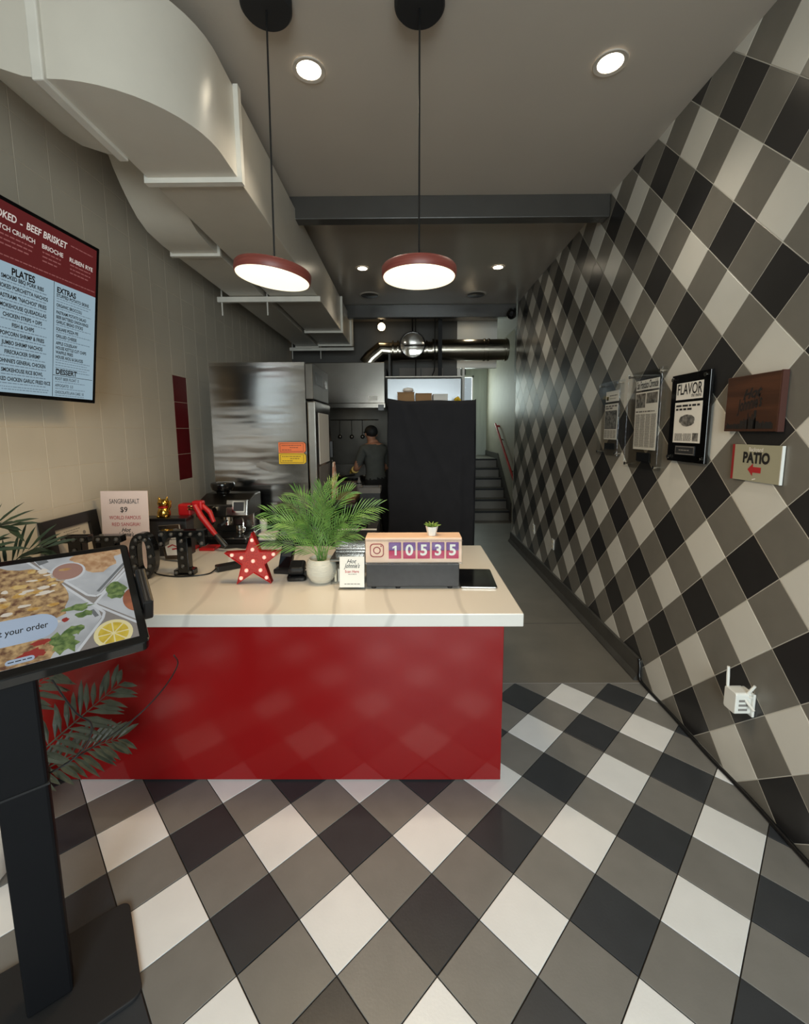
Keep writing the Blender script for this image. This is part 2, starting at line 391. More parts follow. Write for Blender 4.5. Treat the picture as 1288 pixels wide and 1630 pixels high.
# local (y, z) -> world plane x = WX facing -X : local x axis = -Y so the normal points to -X
Twall = Matrix(((0, 0, -1, WX + 0.0022), (-1, 0, 0, 0), (0, 1, 0, 0), (0, 0, 0, 1)))
cells = [((-c[0], c[1]), [(-x, y) for x, y in p][::-1], f, m, pt) for c, p, f, m, pt in cells]
lay_tiles(wall_r, cells, Twall, 0.0022, 'wall_tile')

# left wall: square cream tiles with a column of four red ones
wall_l = struct(MB().box(LX - 0.12, LX - 0.001, YF, YB, -0.06, CZ + 0.05).build('wall_left', 'cream_grout'))
Tl = Matrix(((0, 0, 1, LX - 0.002), (1, 0, 0, 0), (0, 1, 0, 0), (0, 0, 0, 1)))
cells = []; g = 0.0016
for a in range(-28, 20):
    for b in range(-6, 11):
        y0, z0 = 3.722 + a * SIDE, 1.297 + b * SIDE
        p = clip([(y0 + g, z0 + g), (y0 + SIDE - g, z0 + g), (y0 + SIDE - g, z0 + SIDE - g), (y0 + g, z0 + SIDE - g)], YF, 8, 0, CZ)
        if len(p) < 3 or parea(p) < 0.0003: continue
        red = a == 0 and 0 <= b <= 3
        cells.append(((y0 + SIDE / 2, z0 + SIDE / 2), p, parea(p) > (SIDE - 2 * g) ** 2 - 1e-7, 'red_tile' if red else 'cream_tile', 1.85 < y0 < 4.9 and z0 > 0.8))
lay_tiles(wall_l, cells, Tl, 0.002, 'wall_tile')

# ceiling bays and beams
struct(MB().box(LX, WX + 0.1, YF, 3.65, CZ, CZ + 0.08).build('ceiling', 'ceiling_paint'))
struct(MB().box(LX, 2.1, 3.65, YB, CZ, CZ + 0.08).build('ceiling_rear', 'ceiling_gloss'))
b1 = struct(MB().box(LX, WX - 0.005, 3.647, 3.755, 3.387, CZ).build('trim_1', 'beam_paint', bevel=0.006))
struct(MB().box(LX, WX - 0.005, 6.60, 6.70, 3.372, CZ).build('trim_2', 'beam_paint', bevel=0.006))
# coved baseboard along the right wall
struct(MB().prism([(0, 0), (-0.055, 0), (-0.055, 0.012), (-0.03, 0.045), (-0.022, 0.145), (0, 0.145)], 0, 6.56 - 2.785,
       Matrix(((1, 0, 0, WX - 0.001), (0, 0, 1, 2.785), (0, 1, 0, 0), (0, 0, 0, 1)))).build('baseboard_right', 'baseboard_paint'))

# shopfront behind the camera: piers, sill, head, mullions and glass
wf = struct(MB().box(LX - 0.1, -0.8, YF - 0.1, YF, 0, CZ).box(1.45, WX + 0.1, YF - 0.1, YF, 0, CZ).box(-0.8, 1.45, YF - 0.1, YF, 2.95, CZ).box(-0.8, 1.45, YF - 0.1, YF, -0.06, 0.4).build('wall_front', 'plaster_pale'))
w1 = struct(MB().box(0.37, 0.43, YF - 0.08, YF - 0.01, 0.4, 2.95).box(-0.8, 1.45, YF - 0.08, YF - 0.01, 2.2, 2.26).build('window_1', 'black_matte'))
for x0, x1 in ((-0.8, 0.37), (0.43, 1.45)):
    for z0, z1 in ((0.4, 2.2), (2.26, 2.95)): MB().box(x0, x1, YF - 0.05, YF - 0.044, z0, z1).build('window_pane', 'pane', w1)
struct(MB().box(-8, 8, -12, YF - 0.1, -0.12, -0.06).build('ground', 'concrete'))

# rear: kitchen back wall, corridor shell, landing
wk = struct(MB().box(LX, 0.84, 7.6, 7.72, 0, CZ).build('wall_kitchen', 'kitchen_wall'))
struct(MB().box(0.84, 0.90, 7.56, 7.74, 0, 2.78).box(0.93, 0.97, 7.56, 7.74, 0, 2.78).build('door_1', 'white_plastic', bevel=0.004))
struct(MB().box(0.84, 1.52, 7.6, 7.70, 2.78, CZ).build('wall_header', 'white_plastic'))
struct(MB().box(1.95, 2.07, 6.56, YB, -0.06, CZ).build('wall_corridor', 'plaster_pale')); struct(MB().box(WX + 0.12, 1.95, 6.50, 6.56, -0.06, CZ).build('wall_return', 'plaster_pale')); struct(MB().box(WX - 0.0005, WX + 0.12, 6.56, 6.566, -0.06, CZ).build('trim_5', 'plaster_pale'))
wb = struct(MB().box(0.7, 2.05, 10.85, 11.0, 0, 2.1).box(1.62, 2.05, 10.85, 11.0, 2.1, CZ).box(0.7, 0.86, 10.85, 11.0, 2.1, CZ).box(0.86, 1.62, 10.85, 11.0, 3.05, CZ).build('wall_back', 'pale_panel'))
w2 = struct(MB().box(0.86, 1.62, 10.86, 10.9, 2.1, 2.14).box(0.86, 1.62, 10.86, 10.9, 3.01, 3.05).box(1.58, 1.62, 10.86, 10.9, 2.1, 3.05).box(0.86, 0.9, 10.86, 10.9, 2.1, 3.05).build('window_2', 'white_plastic'))
MB().box(0.9, 1.58, 10.88, 10.885, 2.14, 3.01).build('window_pane', 'pane', w2)
struct(MB().box(0.84, 0.9, 7.72, YB, 0, CZ).build('wall_passage', 'plaster_pale'))

# ------------------------------------------------------------------ stairs and handrail at the back
st = thing('staircase', (1.4, 8.1, 0), 'dark stairs with black nosings rising to the back landing', 'stairs')
for k in range(6):
    y0 = 8.1 + 0.26 * k; z = 0.183 * (k + 1)
    MB().box(0.91, 1.92, y0, y0 + 0.26 if k < 5 else 10.84, 0.0 if k == 0 else z - 0.183, z - 0.03).build('riser', 'concrete', st, world=True)
    tr = MB().box(0.91, 1.92, y0 - 0.015, y0 + 0.26 if k < 5 else 10.84, z - 0.03, z).build('tread', 'concrete', st, world=True)
    MB().box(0.91, 1.92, y0 - 0.02, y0 + 0.03, z - 0.032, z + 0.003).build('nosing', 'black_matte', tr, world=True)
MB().prism([(8.05, 0.0), (8.2, 0.0), (9.5, 0.98), (10.8, 0.98), (10.8, 1.22), (9.35, 1.22), (8.05, 0.34)], -0.012, 0.012, Matrix(((0, 0, 1, 1.935), (1, 0, 0, 0), (0, 1, 0, 0), (0, 0, 0, 1)))).build('stringer', 'kitchen_wall', st, world=True)
hr = thing('handrail', (1.88, 7.6, 0.9), 'red metal handrail on the pale wall beside the stairs', 'handrail')
MB().cable([(1.949, 7.52, 0.80), (1.88, 7.52, 0.80), (1.87, 7.6, 0.83), (1.87, 9.2, 1.77), (1.88, 9.28, 1.80), (1.949, 9.28, 1.80)], 0.022, 10).build('rail', 'red_paint', hr, True, world=True)
for y, z in ((7.9, 0.99), (8.9, 1.56)): MB().tube([(1.87, y, z + 0.03), (1.87, y, z - 0.02), (1.95, y, z - 0.04)], 0.012, 8).build('bracket', 'steel_dark', hr, True, world=True)

# ------------------------------------------------------------------ service counter
cb = thing('service_counter', (-0.77, 2.5, 0), 'glossy red panelled counter base under the pale stone worktop', 'counter')
MB().box(-1.99, 0.435, 1.935, 2.98, 0.03, 0.80).build('carcass', 'charcoal', cb, world=True)
MB().box(-1.99, 0.447, 1.925, 1.945, 0.006, 0.815).build('front_panel', 'red_laminate', cb, world=True, bevel=0.003)
MB().box(0.430, 0.448, 1.946, 3.0, 0.006, 0.815).build('side_panel', 'red_laminate', cb, world=True, bevel=0.003)
MB().box(-1.99, 0.40, 1.96, 2.96, 0.0, 0.03).build('plinth', 'black_matte', cb, world=True)
ct = thing('worktop', (-0.73, 2.49, 0.815), 'cream stone worktop with veined white edge on the red counter', 'worktop')
MB().box(-1.995, 0.53, 1.895, 3.085, 0.815, 0.879).build('slab', 'quartz', ct, world=True, bevel=0.005)
T0 = 0.879
# back counter by the espresso machine, behind the worktop
bc = thing('back_counter', (-1.35, 3.4, 0), 'dark low counter behind the worktop carrying the espresso machine', 'counter')
MB().box(-1.99, -0.60, 3.10, 3.72, 0.0, 0.83).build('cabinet', 'charcoal', bc, world=True)
MB().box(-1.995, -0.58, 3.092, 3.74, 0.83, 0.86).build('top', 'black_plastic', bc, world=True, bevel=0.004)

# ------------------------------------------------------------------ pendants and downlights
def pendant(x, y, z, tilt, axis, label, cpos):
    t = thing('pendant_lamp', (x, y, z), label, 'lamp', group='disc pendants over the counter')
    q = Rot(tilt, axis)
    MB().lathe([(0.168, -0.010), (0.171, 0.0), (0.171, 0.026), (0.165, 0.034), (0.02, 0.037)], 48, q).build('shade', 'pendant_wood', t, True)
    MB().lathe([(0.05, -0.022), (0.14, -0.02), (0.162, -0.014), (0.1665, -0.004), (0.1665, 0.0)], 48, q).build('diffuser', 'lampglow', t, True)
    MB().lathe([(0.012, 0.034), (0.012, 0.065), (0.007, 0.085)], 16, q).build('stem', 'chrome', t, True)
    d = bpy.data.lights.new('pendant_light', 'AREA'); d.shape = 'DISK'; d.size = 0.30; d.energy = 7.2; d.color = (1.0, 0.68, 0.33)
    o = bpy.data.objects.new('pendant_light', d); col.objects.link(o); o.parent = t; o.matrix_local = q @ Tr((0, 0, -0.026))
    top = Vector((cpos[0] - x, cpos[1] - y, CZ - 0.02 - z)); base = q @ Vector((0, 0, 0.08))
    MB().tube([base, base.lerp(top, 0.5), top], 0.0042, 8).build('cord', 'black_plastic', t, True)
    MB().lathe([(0.10, -0.03), (0.108, -0.02), (0.108, 0.018)], 40, Tr(top)).build('canopy', 'black_matte', t, True)
    return t
pendant(-0.618, 2.075, 2.425, R(7), 'Y', 'tilted red-rimmed disc pendant lamp hanging nearer the white duct', (-0.60, 2.08))
pendant(0.052, 2.075, 2.425, R(0), 'X', 'level red-rimmed disc pendant lamp hanging over the middle of the counter', (0.056, 2.08))

def downlight(x, y, label, lens='downlight_lens', r=0.062, power=30, colr=(1, 0.9, 0.74)):
    t = thing('ceiling_downlight', (x, y, CZ), label, 'downlight', group='recessed ceiling lights')
    MB().lathe([(r * 1.35, -0.002), (r * 1.32, -0.008), (r * 1.0, -0.006), (r * 0.98, -0.001)], 36, cap=False).build('trim_ring', 'ceiling_paint', t, True)
    MB().lathe([(0.004, -0.003), (r, -0.003), (r, -0.001)], 36).build('lens', lens, t, True)
    d = bpy.data.lights.new('downlight_lamp', 'SPOT'); d.energy = power; d.spot_size = R(115); d.spot_blend = 0.8; d.color = colr; d.shadow_soft_size = 0.06
    o = bpy.data.objects.new('downlight_lamp', d); col.objects.link(o); o.parent = t; o.location = (0, 0, -0.03)
downlight(-0.501, 2.45, 'bright recessed downlight in the front ceiling between the pendants')
downlight(1.027, 2.427, 'bright recessed downlight in the front ceiling nearest the plaid wall')
downlight(-0.515, 5.17, 'small recessed downlight behind the first beam, nearer the duct', r=0.055, power=16)
downlight(1.027, 5.165, 'small recessed downlight behind the first beam, nearer the plaid wall', r=0.055, power=16)
downlight(1.03, 7.25, 'dim recessed downlight above the big round pipe', 'kitchen_lens', r=0.08, power=5)
bl = thing('bare_bulb', (-0.42, 7.1, CZ), 'glowing bare bulb on a short ceiling holder in the kitchen', 'lamp')
MB().lathe([(0.028, -0.14), (0.03, -0.1), (0.02, -0.06), (0.02, 0)], 16).build('holder', 'black_plastic', bl, True)
MB().sphere((0, 0, -0.2), 0.06, 16, 10).build('bulb', 'kitchen_lens', bl, True)
# ceiling bits: vent hatch, two flush speakers
t = thing('ceiling_hatch', (0.68, 4.0, CZ), 'small square hatch in the glossy ceiling behind the first beam', 'hatch')
MB().box(-0.075, 0.075, -0.09, 0.09, -0.006, 0).build('frame', 'ceiling_paint', t, bevel=0.003); MB().box(-0.06, 0.06, -0.075, 0.075, -0.009, -0.005).build('panel', 'cream_tile', t)
for x, lab in ((-0.52, 'flush round ceiling speaker on the duct side, before the second beam'), (0.93, 'flush round ceiling speaker on the plaid wall side, before the second beam')):
    t = thing('ceiling_speaker', (x, 6.15, CZ), lab, 'speaker', group='flush ceiling speakers')
    MB().lathe([(0.13, -0.008), (0.14, -0.004), (0.14, 0)], 32).build('rim', 'ceiling_paint', t, True); MB().lathe([(0.115, -0.011), (0.12, -0.007)], 32).build('grille', 'beam_paint', t, True)

# ------------------------------------------------------------------ white air ducts
D1 = thing('air_duct', (-1.125, 4.5, 3.04), 'big white rectangular air duct with a curved elbow near the shopfront', 'duct')
x0, x1, zb, zt = -1.36, -0.89, 3.04, 3.47
MB().box(x0, x1, 2.44, 6.95, zb, zt).build('straight_run', 'duct_white', D1, world=True, bevel=0.004)
cxe, cye, ro = -1.36, 2.245, 0.455
arc = [(x0 + 0.0, 2.44), (x0, cye)] + [(cxe, cye - ro)] + [(cxe + 0.47 * math.sin(R(a)), cye - ro * math.cos(R(a))) for a in range(8, 91, 7)] + [(x1, cye), (x1, 2.44)]
MB().prism(arc, zb, zt).build('elbow', 'duct_white', D1, True, world=True)
# riser beyond the seam: bottom sweeps up towards the wall
prof = [(-1.36, 3.04), (-1.445, 3.05), (-1.565, 3.088), (-1.65, 3.14), (-1.79, 3.27), (-1.93, 3.39), (-1.985, 3.45), (-1.985, 3.55), (-1.36, 3.47)]
MB().prism([(p[0], p[1]) for p in prof[::-1]], 1.79, 2.25, Matrix(((1, 0, 0, 0), (0, 0, 1, 0), (0, 1, 0, 0), (0, 0, 0, 1)))).build('riser', 'duct_white', D1, True, world=True)
MB().box(-1.40, -1.355, 1.772, 2.27, 3.025, 3.48).build('seam_collar', 'duct_flange', D1, world=True, bevel=0.006)
for y in (2.45, 5.95, 6.85):
    MB().box(x0 - 0.02, x1 + 0.025, y - 0.02, y + 0.02, zb - 0.025, zb).box(x1, x1 + 0.025, y - 0.02, y + 0.02, zb, zt + 0.01).box(x0 - 0.02, x0, y - 0.02, y + 0.02, zb, zt).build('flange', 'duct_flange', D1, world=True)
MB().box(-1.30, -0.86, 6.95, 7.02, 3.04, 3.5).build('end_collar', 'duct_flange', D1, world=True, bevel=0.01)
D2 = thing('air_duct', (-1.585, 5.0, 3.04), 'narrower white air duct along the left wall, dropping from the ceiling', 'duct')
MB().box(-1.755, -1.42, 3.40, 7.3, 3.04, 3.36).build('straight_run', 'duct_white', D2, world=True, bevel=0.004)
pr2 = [(3.42, 3.04), (3.25, 3.042), (3.08, 3.06), (2.98, 3.1), (2.9, 3.158), (2.83, 3.22), (2.767, 3.29), (2.70, 3.40), (2.66, 3.55), (2.95, 3.55), (3.1, 3.42), (3.42, 3.36)]
MB().prism([(p[0], p[1]) for p in pr2], -1.755, -1.42, Matrix(((0, 0, 1, 0), (1, 0, 0, 0), (0, 1, 0, 0), (0, 0, 0, 1)))).build('riser', 'duct_white', D2, True, world=True)
for y in (3.41, 7.0): MB().box(-1.775, -1.40, y - 0.015, y + 0.015, 3.02, 3.04).box(-1.42, -1.40, y - 0.015, y + 0.015, 3.04, 3.37).box(-1.775, -1.755, y - 0.015, y + 0.015, 3.04, 3.37).build('flange', 'duct_flange', D2, world=True)
for y, lab in ((4.44, 'white strut hanger with threaded rods under the ducts, above the fridge'), (7.05, 'white strut hanger under the ducts at the kitchen end')):
    h = thing('duct_hanger', (-1.35, y, 3.0), lab, 'hanger', group='strut hangers under the ducts')
    MB().box(-1.88, -0.86, y - 0.02, y + 0.02, 2.985, 3.035).build('strut', 'duct_flange', h, world=True, bevel=0.004)
    for x in (-1.84, -1.39): MB().tube([(x, y, 2.86), (x, y, CZ)], 0.007, 8).build('rod', 'duct_flange', h, True, world=True)

# ------------------------------------------------------------------ menu screen on the left wall
Tm = basis((-1.764, 2.45, 1.879), (0.0436, 0.999, 0), (0.1304, -0.0057, 0.9914))
tv = thing('menu_screen', (-1.8, 1.75, 1.88), 'large black-framed menu screen with red header on the left wall', 'screen')
MB().box(-1.45, 0.0, 0.0, 0.824, -0.06, 0.0, Tm).build('bezel', 'black_gloss', tv, world=True, bevel=0.004)
MB().box(-1.0, -0.45, 0.2, 0.6, -0.19, -0.06, Tm).build('wall_mount', 'black_matte', tv, world=True)
mb = MB(); rect(mb, -1.43, -0.022, 0.567, 0.806, Tm, 0.0012); mb.build('header_panel', 'menu_red', tv, world=True)
mb = MB(); rect(mb, -1.43, -0.022, 0.019, 0.567, Tm, 0.0012); body = mb.build('menu_panel', 'menu_blue', tv, world=True)
hw = Lines(); hs = MB(); bk = Lines(); sf = MB()
Z = 0.002
put_text(hw, 'BEEF BRISKET', 0.042, -0.322, 0.752, Tm, Z, 0.218, bold=0.022, shear=0.15)
put_text(hw, '-', 0.04, -0.452, 0.75, Tm, Z, bold=0.02)
put_text(hw, 'HOUSE SMOKED', 0.042, -0.60, 0.752, Tm, Z, 0.25, bold=0.022, shear=0.15)
put_text(hw, 'DUTCH CRUNCH', 0.028, -0.488, 0.702, Tm, Z, 0.205, bold=0.018)
put_text(hw, 'BRIOCHE', 0.028, -0.292, 0.700, Tm, Z, 0.116, bold=0.018)
put_text(hw, 'RUBEN RYE', 0.028, -0.122, 0.698, Tm, Z, 0.148, bold=0.018)
for xc, w in ((-0.48, 0.18), (-0.292, 0.11), (-0.122, 0.14)):
    for k in range(3): words(hs, xc - w / 2, xc + w / 2 - 0.01 * k, 0.675 - 0.019 * k, 0.006, Tm, Z)
words(hs, -0.19, -0.05, 0.765, 0.005, Tm, Z); words(hs, -0.60, -0.03, 0.592, 0.005, Tm, Z)
put_text(bk, 'PLATES', 0.042, -0.44, 0.536, Tm, Z, 0.112, bold=0.035)
put_text(bk, 'EXTRAS', 0.036, -0.209, 0.533, Tm, Z, 0.113, bold=0.035)
put_text(bk, 'DESSERT', 0.036, -0.20, 0.143, Tm, Z, 0.13, bold=0.035)
rect(bk, -0.2835, -0.2805, 0.02, 0.566, Tm, Z); rect(bk, -0.28, -0.03, 0.124, 0.1265, Tm, Z)
plates = [('SMOKED BBQ PORK RIBS', 0.205), ('SMOKED PORCHETTA NACHOS', 0.25), ('PASTRAMI "NACHOS" FRIES', 0.235), ('SMOKEHOUSE QUESADILLAS', 0.235), ('CHICKEN STRIPS + DIPS', 0.19), ('FISH & CHIPS', 0.108), ('POPCORN SHRIMP & FRIES', 0.215), ('JUMBO SHRIMP NACHOS', 0.2), ('FIRECRACKER SHRIMP', 0.175), ('JOHNNIE\'S GENERAL CHICKEN', 0.235), ('SMOKEHOUSE RICE BOWL', 0.205), ('SMOKED CHICKEN GARLIC FRIED RICE', 0.29)]
for k, (s_, w) in enumerate(plates):
    y = 0.508 - k * 0.0391; put_text(bk, s_, 0.024, -0.44, y, Tm, Z, w, bold=0.03); words(sf, -0.56, -0.32, y - 0.0175, 0.0045, Tm, Z)
words(sf, -0.56, -0.30, 0.045, 0.004, Tm, Z); words(sf, -0.54, -0.31, 0.034, 0.004, Tm, Z)
extras = [('STUFFED POTATO SKINS', 0.2, 2), ('ORGANIC BROCCOLI', 0.155, 1), ('PASTRAMI POTATO SALAD', 0.185, 0), ('BEER BATTERED ONION RINGS', 0.2, 0), ('GARLIC BREAD STICKS', 0.165, 1), ('SQUARE PIZZA PIE', 0.135, 1), ('GRILLED CHEESE', 0.125, 1), ('APPLE COLESLAW', 0.13, 0), ('HOUSE KETTLE CUT CHIPS', 0.19, 0), ('WAFFLE FRIES', 0.105, 0), ('HOUSE AIOLI & SAUCES', 0.17, 5)]
y = 0.508
for s_, w, n in extras:
    put_text(bk, s_, 0.021, -0.267 + w / 2, y, Tm, Z, w, bold=0.03)
    for q in range(n): words(sf, -0.267, -0.05 - 0.02 * (q % 2), y - 0.0145 - 0.0125 * q, 0.004, Tm, Z)
    y -= 0.0222 + 0.0118 * n
for k, (s_, w) in enumerate((('ROOT BEER FLOAT  5', 0.145), ('AFFOGATO  5.5', 0.11), ('CHOCOLATE LAVA CAKE  10', 0.18))):
    put_text(bk, s_, 0.02, -0.267 + w / 2, 0.109 - 0.0335 * k, Tm, Z, w, bold=0.016); words(sf, -0.267, -0.08, 0.109 - 0.0335 * k - 0.0145, 0.004, Tm, Z)
hw.build('header_lettering', 'menu_white', tv, world=True); tag(hs.build('header_fine_print', 'menu_softred', tv, world=True), kind='stuff')
bk.build('menu_lettering', 'menu_ink', tv, world=True); tag(sf.build('menu_fine_print', 'menu_soft', tv, world=True), kind='stuff')

# ------------------------------------------------------------------ self-order kiosk
KO = Vector((-0.722, 1.13, 1.142)); Kx, Ky = (0.7771, 0.6293, 0), (-0.5656, 0.6985, 0.4384); Tk = basis(KO, Kx, Ky)
kk = thing('order_kiosk', (-1.1, 1.1, 0), 'black order kiosk with tilted food-photo touch screen on a post', 'kiosk')
MB().prism(rrect(-0.60, 0.0, 0.0, 0.446, 0.018), -0.035, 0.0, Tk).build('screen_housing', 'black_gloss', kk, world=True, bevel=0.004)
MB().box(-0.42, -0.18, 0.06, 0.36, -0.075, -0.03, Tk).build('rear_box', 'black_plastic', kk, world=True, bevel=0.01)
Z = 0.0012
def lay(name, mat, polys, z):
    m = MB()
    for p in polys:
        q = clip(p, -0.578, -0.0225, 0.026, 0.419)
        if len(q) > 2: poly(m, q, Tk, z)
    return m.build(name, mat, kk, world=True)
def inseg(p0, p1, w):
    dx, dy = p1[0] - p0[0], p1[1] - p0[1]; l = math.hypot(dx, dy); nx, ny = -dy / l * w / 2, dx / l * w / 2
    return [(p0[0] + nx, p0[1] + ny), (p0[0] - nx, p0[1] - ny), (p1[0] - nx, p1[1] - ny), (p1[0] + nx, p1[1] + ny)]
lay('picture_table', 'scr_table', [[(-0.578, 0.026), (-0.0225, 0.026), (-0.0225, 0.419), (-0.578, 0.419)]], Z)
# three steel trays: top tray, right tray, big nacho tray
lay('picture_tray', 'scr_tray', [[(-0.24, 0.43), (-0.215, 0.37), (-0.118, 0.225), (-0.098, 0.222), (-0.02, 0.335), (-0.02, 0.43)], [(-0.108, 0.19), (-0.095, 0.208), (-0.02, 0.30), (-0.02, 0.09)], [(-0.60, 0.02), (-0.60, 0.43), (-0.27, 0.43), (-0.105, 0.165), (-0.10, 0.13), (-0.16, 0.02)]], Z + 0.0003)
rims = []
for pl in ([(-0.245, 0.43), (-0.225, 0.385), (-0.125, 0.228), (-0.105, 0.217), (-0.09, 0.225), (-0.018, 0.322)], [(-0.018, 0.306), (-0.098, 0.206), (-0.111, 0.186), (-0.105, 0.175), (-0.018, 0.075)], [(-0.265, 0.43), (-0.112, 0.178), (-0.092, 0.145), (-0.098, 0.122), (-0.165, 0.02)]):
    for a_, b_ in zip(pl, pl[1:]): rims.append(inseg(a_, b_, 0.007))
lay('picture_tray_rim', 'scr_rim', rims, Z + 0.0006)
lay('picture_tray_shadow', 'scr_shadow', [inseg((-0.238, 0.41), (-0.215, 0.42), 0.03), inseg((-0.10, 0.235), (-0.02, 0.345), 0.008), inseg((-0.12, 0.165), (-0.11, 0.135), 0.01)], Z + 0.0007)
lay('picture_fried_chicken', 'scr_fried', [blob(-0.085, 0.375, 0.045, 0.05, seed=3), blob(-0.045, 0.415, 0.03, 0.025, seed=5), blob(-0.115, 0.40, 0.04, 0.03, seed=6)], Z + 0.0008)
lay('picture_cup_rim', 'scr_rim', [disc(-0.165, 0.347, 0.043)], Z + 0.0009); lay('picture_sauce', 'scr_sauce', [disc(-0.165, 0.349, 0.037)], Z + 0.0011)
lay('picture_nachos', 'scr_nachos', [blob(-0.36, 0.25, 0.20, 0.16, 40, 0.08, 8), blob(-0.30, 0.06, 0.11, 0.05, 26, 0.12, 9)], Z + 0.0009)
rr = random.Random(4)
lay('picture_cabbage', 'scr_cream', [blob(-0.36 + rr.uniform(-0.17, 0.17), 0.25 + rr.uniform(-0.12, 0.13), rr.uniform(0.006, 0.016), rr.uniform(0.003, 0.008), 9, 0.3, k) for k in range(60)], Z + 0.0012)
lay('picture_cheese', 'scr_cheese', [blob(-0.33 + rr.uniform(-0.17, 0.16), 0.25 + rr.uniform(-0.13, 0.13), rr.uniform(0.01, 0.02), rr.uniform(0.005, 0.012), 9, 0.3, k) for k in range(26)], Z + 0.0011)
lay('picture_greens', 'scr_green', [blob(-0.15, 0.185, 0.03, 0.014, 15, 0.4, 2), blob(-0.135, 0.155, 0.02, 0.012, 13, 0.4, 3), blob(-0.185, 0.07, 0.026, 0.04, 19, 0.4, 4), blob(-0.165, 0.10, 0.022, 0.018, 15, 0.4, 5), blob(-0.055, 0.225, 0.026, 0.035, 15, 0.25, 6)], Z + 0.0013)
lay('picture_salsa', 'scr_red', [blob(-0.18, 0.148, 0.008, 0.008, 10, 0.2, 2), blob(-0.25, 0.055, 0.03, 0.016, 15, 0.4, 4), blob(-0.235, 0.085, 0.02, 0.01, 15, 0.4, 5)], Z + 0.0014)
lay('picture_bun', 'scr_bun', [disc(-0.012, 0.172, 0.032, 0.05)], Z + 0.0014)
lay('picture_lemon_rind', 'scr_rind', [disc(-0.079, 0.058, 0.045, 0.05)], Z + 0.0015)
lay('picture_lemon_flesh', 'scr_lemon', [[(-0.079 + 0.004 * math.cos(R(a + 22)), 0.058 + 0.004 * math.sin(R(a + 22)))] + disc(-0.079, 0.058, 0.035, 0.039, 7, a + 3, a + 42) for a in range(0, 360, 45)], Z + 0.0017)
lay('picture_button', 'scr_pill', [rrect(-0.392, -0.196, 0.098, 0.19, 0.045), rrect(-0.30, -0.245, 0.035, 0.052, 0.008)], Z + 0.0017)
mb = Lines(); put_text(mb, 'Start your order', 0.03, -0.281, 0.144, Tk, Z + 0.002, 0.128, bold=0.012); m2 = MB(); words(m2, -0.295, -0.25, 0.0435, 0.003, Tk, Z + 0.002); tag(m2.build('button_fine_print', 'scr_ink', kk, world=True), kind='stuff')
mb.build('button_lettering', 'scr_ink', kk, world=True)
mb = MB(); rect(mb, -0.578, -0.0225, 0.026, 0.419, Tk, 0.004); mb.build('cover_glass', 'display_glass', kk, world=True)
rd = MB().box(0.001, 0.03, 0.13, 0.285, -0.055, 0.02, Tk).build('card_reader', 'black_plastic', kk, world=True, bevel=0.006)
MB().box(0.011, 0.014, 0.135, 0.28, -0.05, 0.0215, Tk).box(0.020, 0.023, 0.135, 0.28, -0.05, 0.0215, Tk).build('slot', 'charcoal', rd, world=True)
Rk = Rot(R(51 - 90), 'Z')
Tp = Tr((-1.1, 1.1, 0)) @ Rot(math.atan2(Kx[1], Kx[0]), 'Z')
MB().box(-0.055, 0.055, -0.035, 0.035, 0.016, 1.19, Tp).build('post', 'kiosk_blue_black', kk, world=True, bevel=0.008)
MB().box(-0.058, 0.058, -0.038, 0.038, 0.72, 0.726, Tp).build('post_joint', 'black_matte', kk, world=True)
MB().prism(rrect(-0.24, 0.22, -0.17, 0.17, 0.03), 0.0, 0.014, Tp).build('base_plate', 'black_matte', kk, world=True, bevel=0.003)
MB().cable([(-1.02, 1.14, 1.02), (-0.99, 1.17, 0.9), (-0.97, 1.2, 0.84), (-0.985, 1.20, 0.78), (-1.02, 1.17, 0.74), (-1.08, 1.13, 0.72)], 0.0026, 8).build('data_cable', 'black_plastic', kk, True, world=True)
MB().cable([(-0.70, 1.2, 1.06), (-0.75, 1.3, 0.97), (-0.83, 1.34, 0.86), (-0.92, 1.32, 0.77), (-1.0, 1.25, 0.73), (-1.05, 1.18, 0.72)], 0.0022, 8).build('power_cable', 'black_plastic', kk, True, world=True)

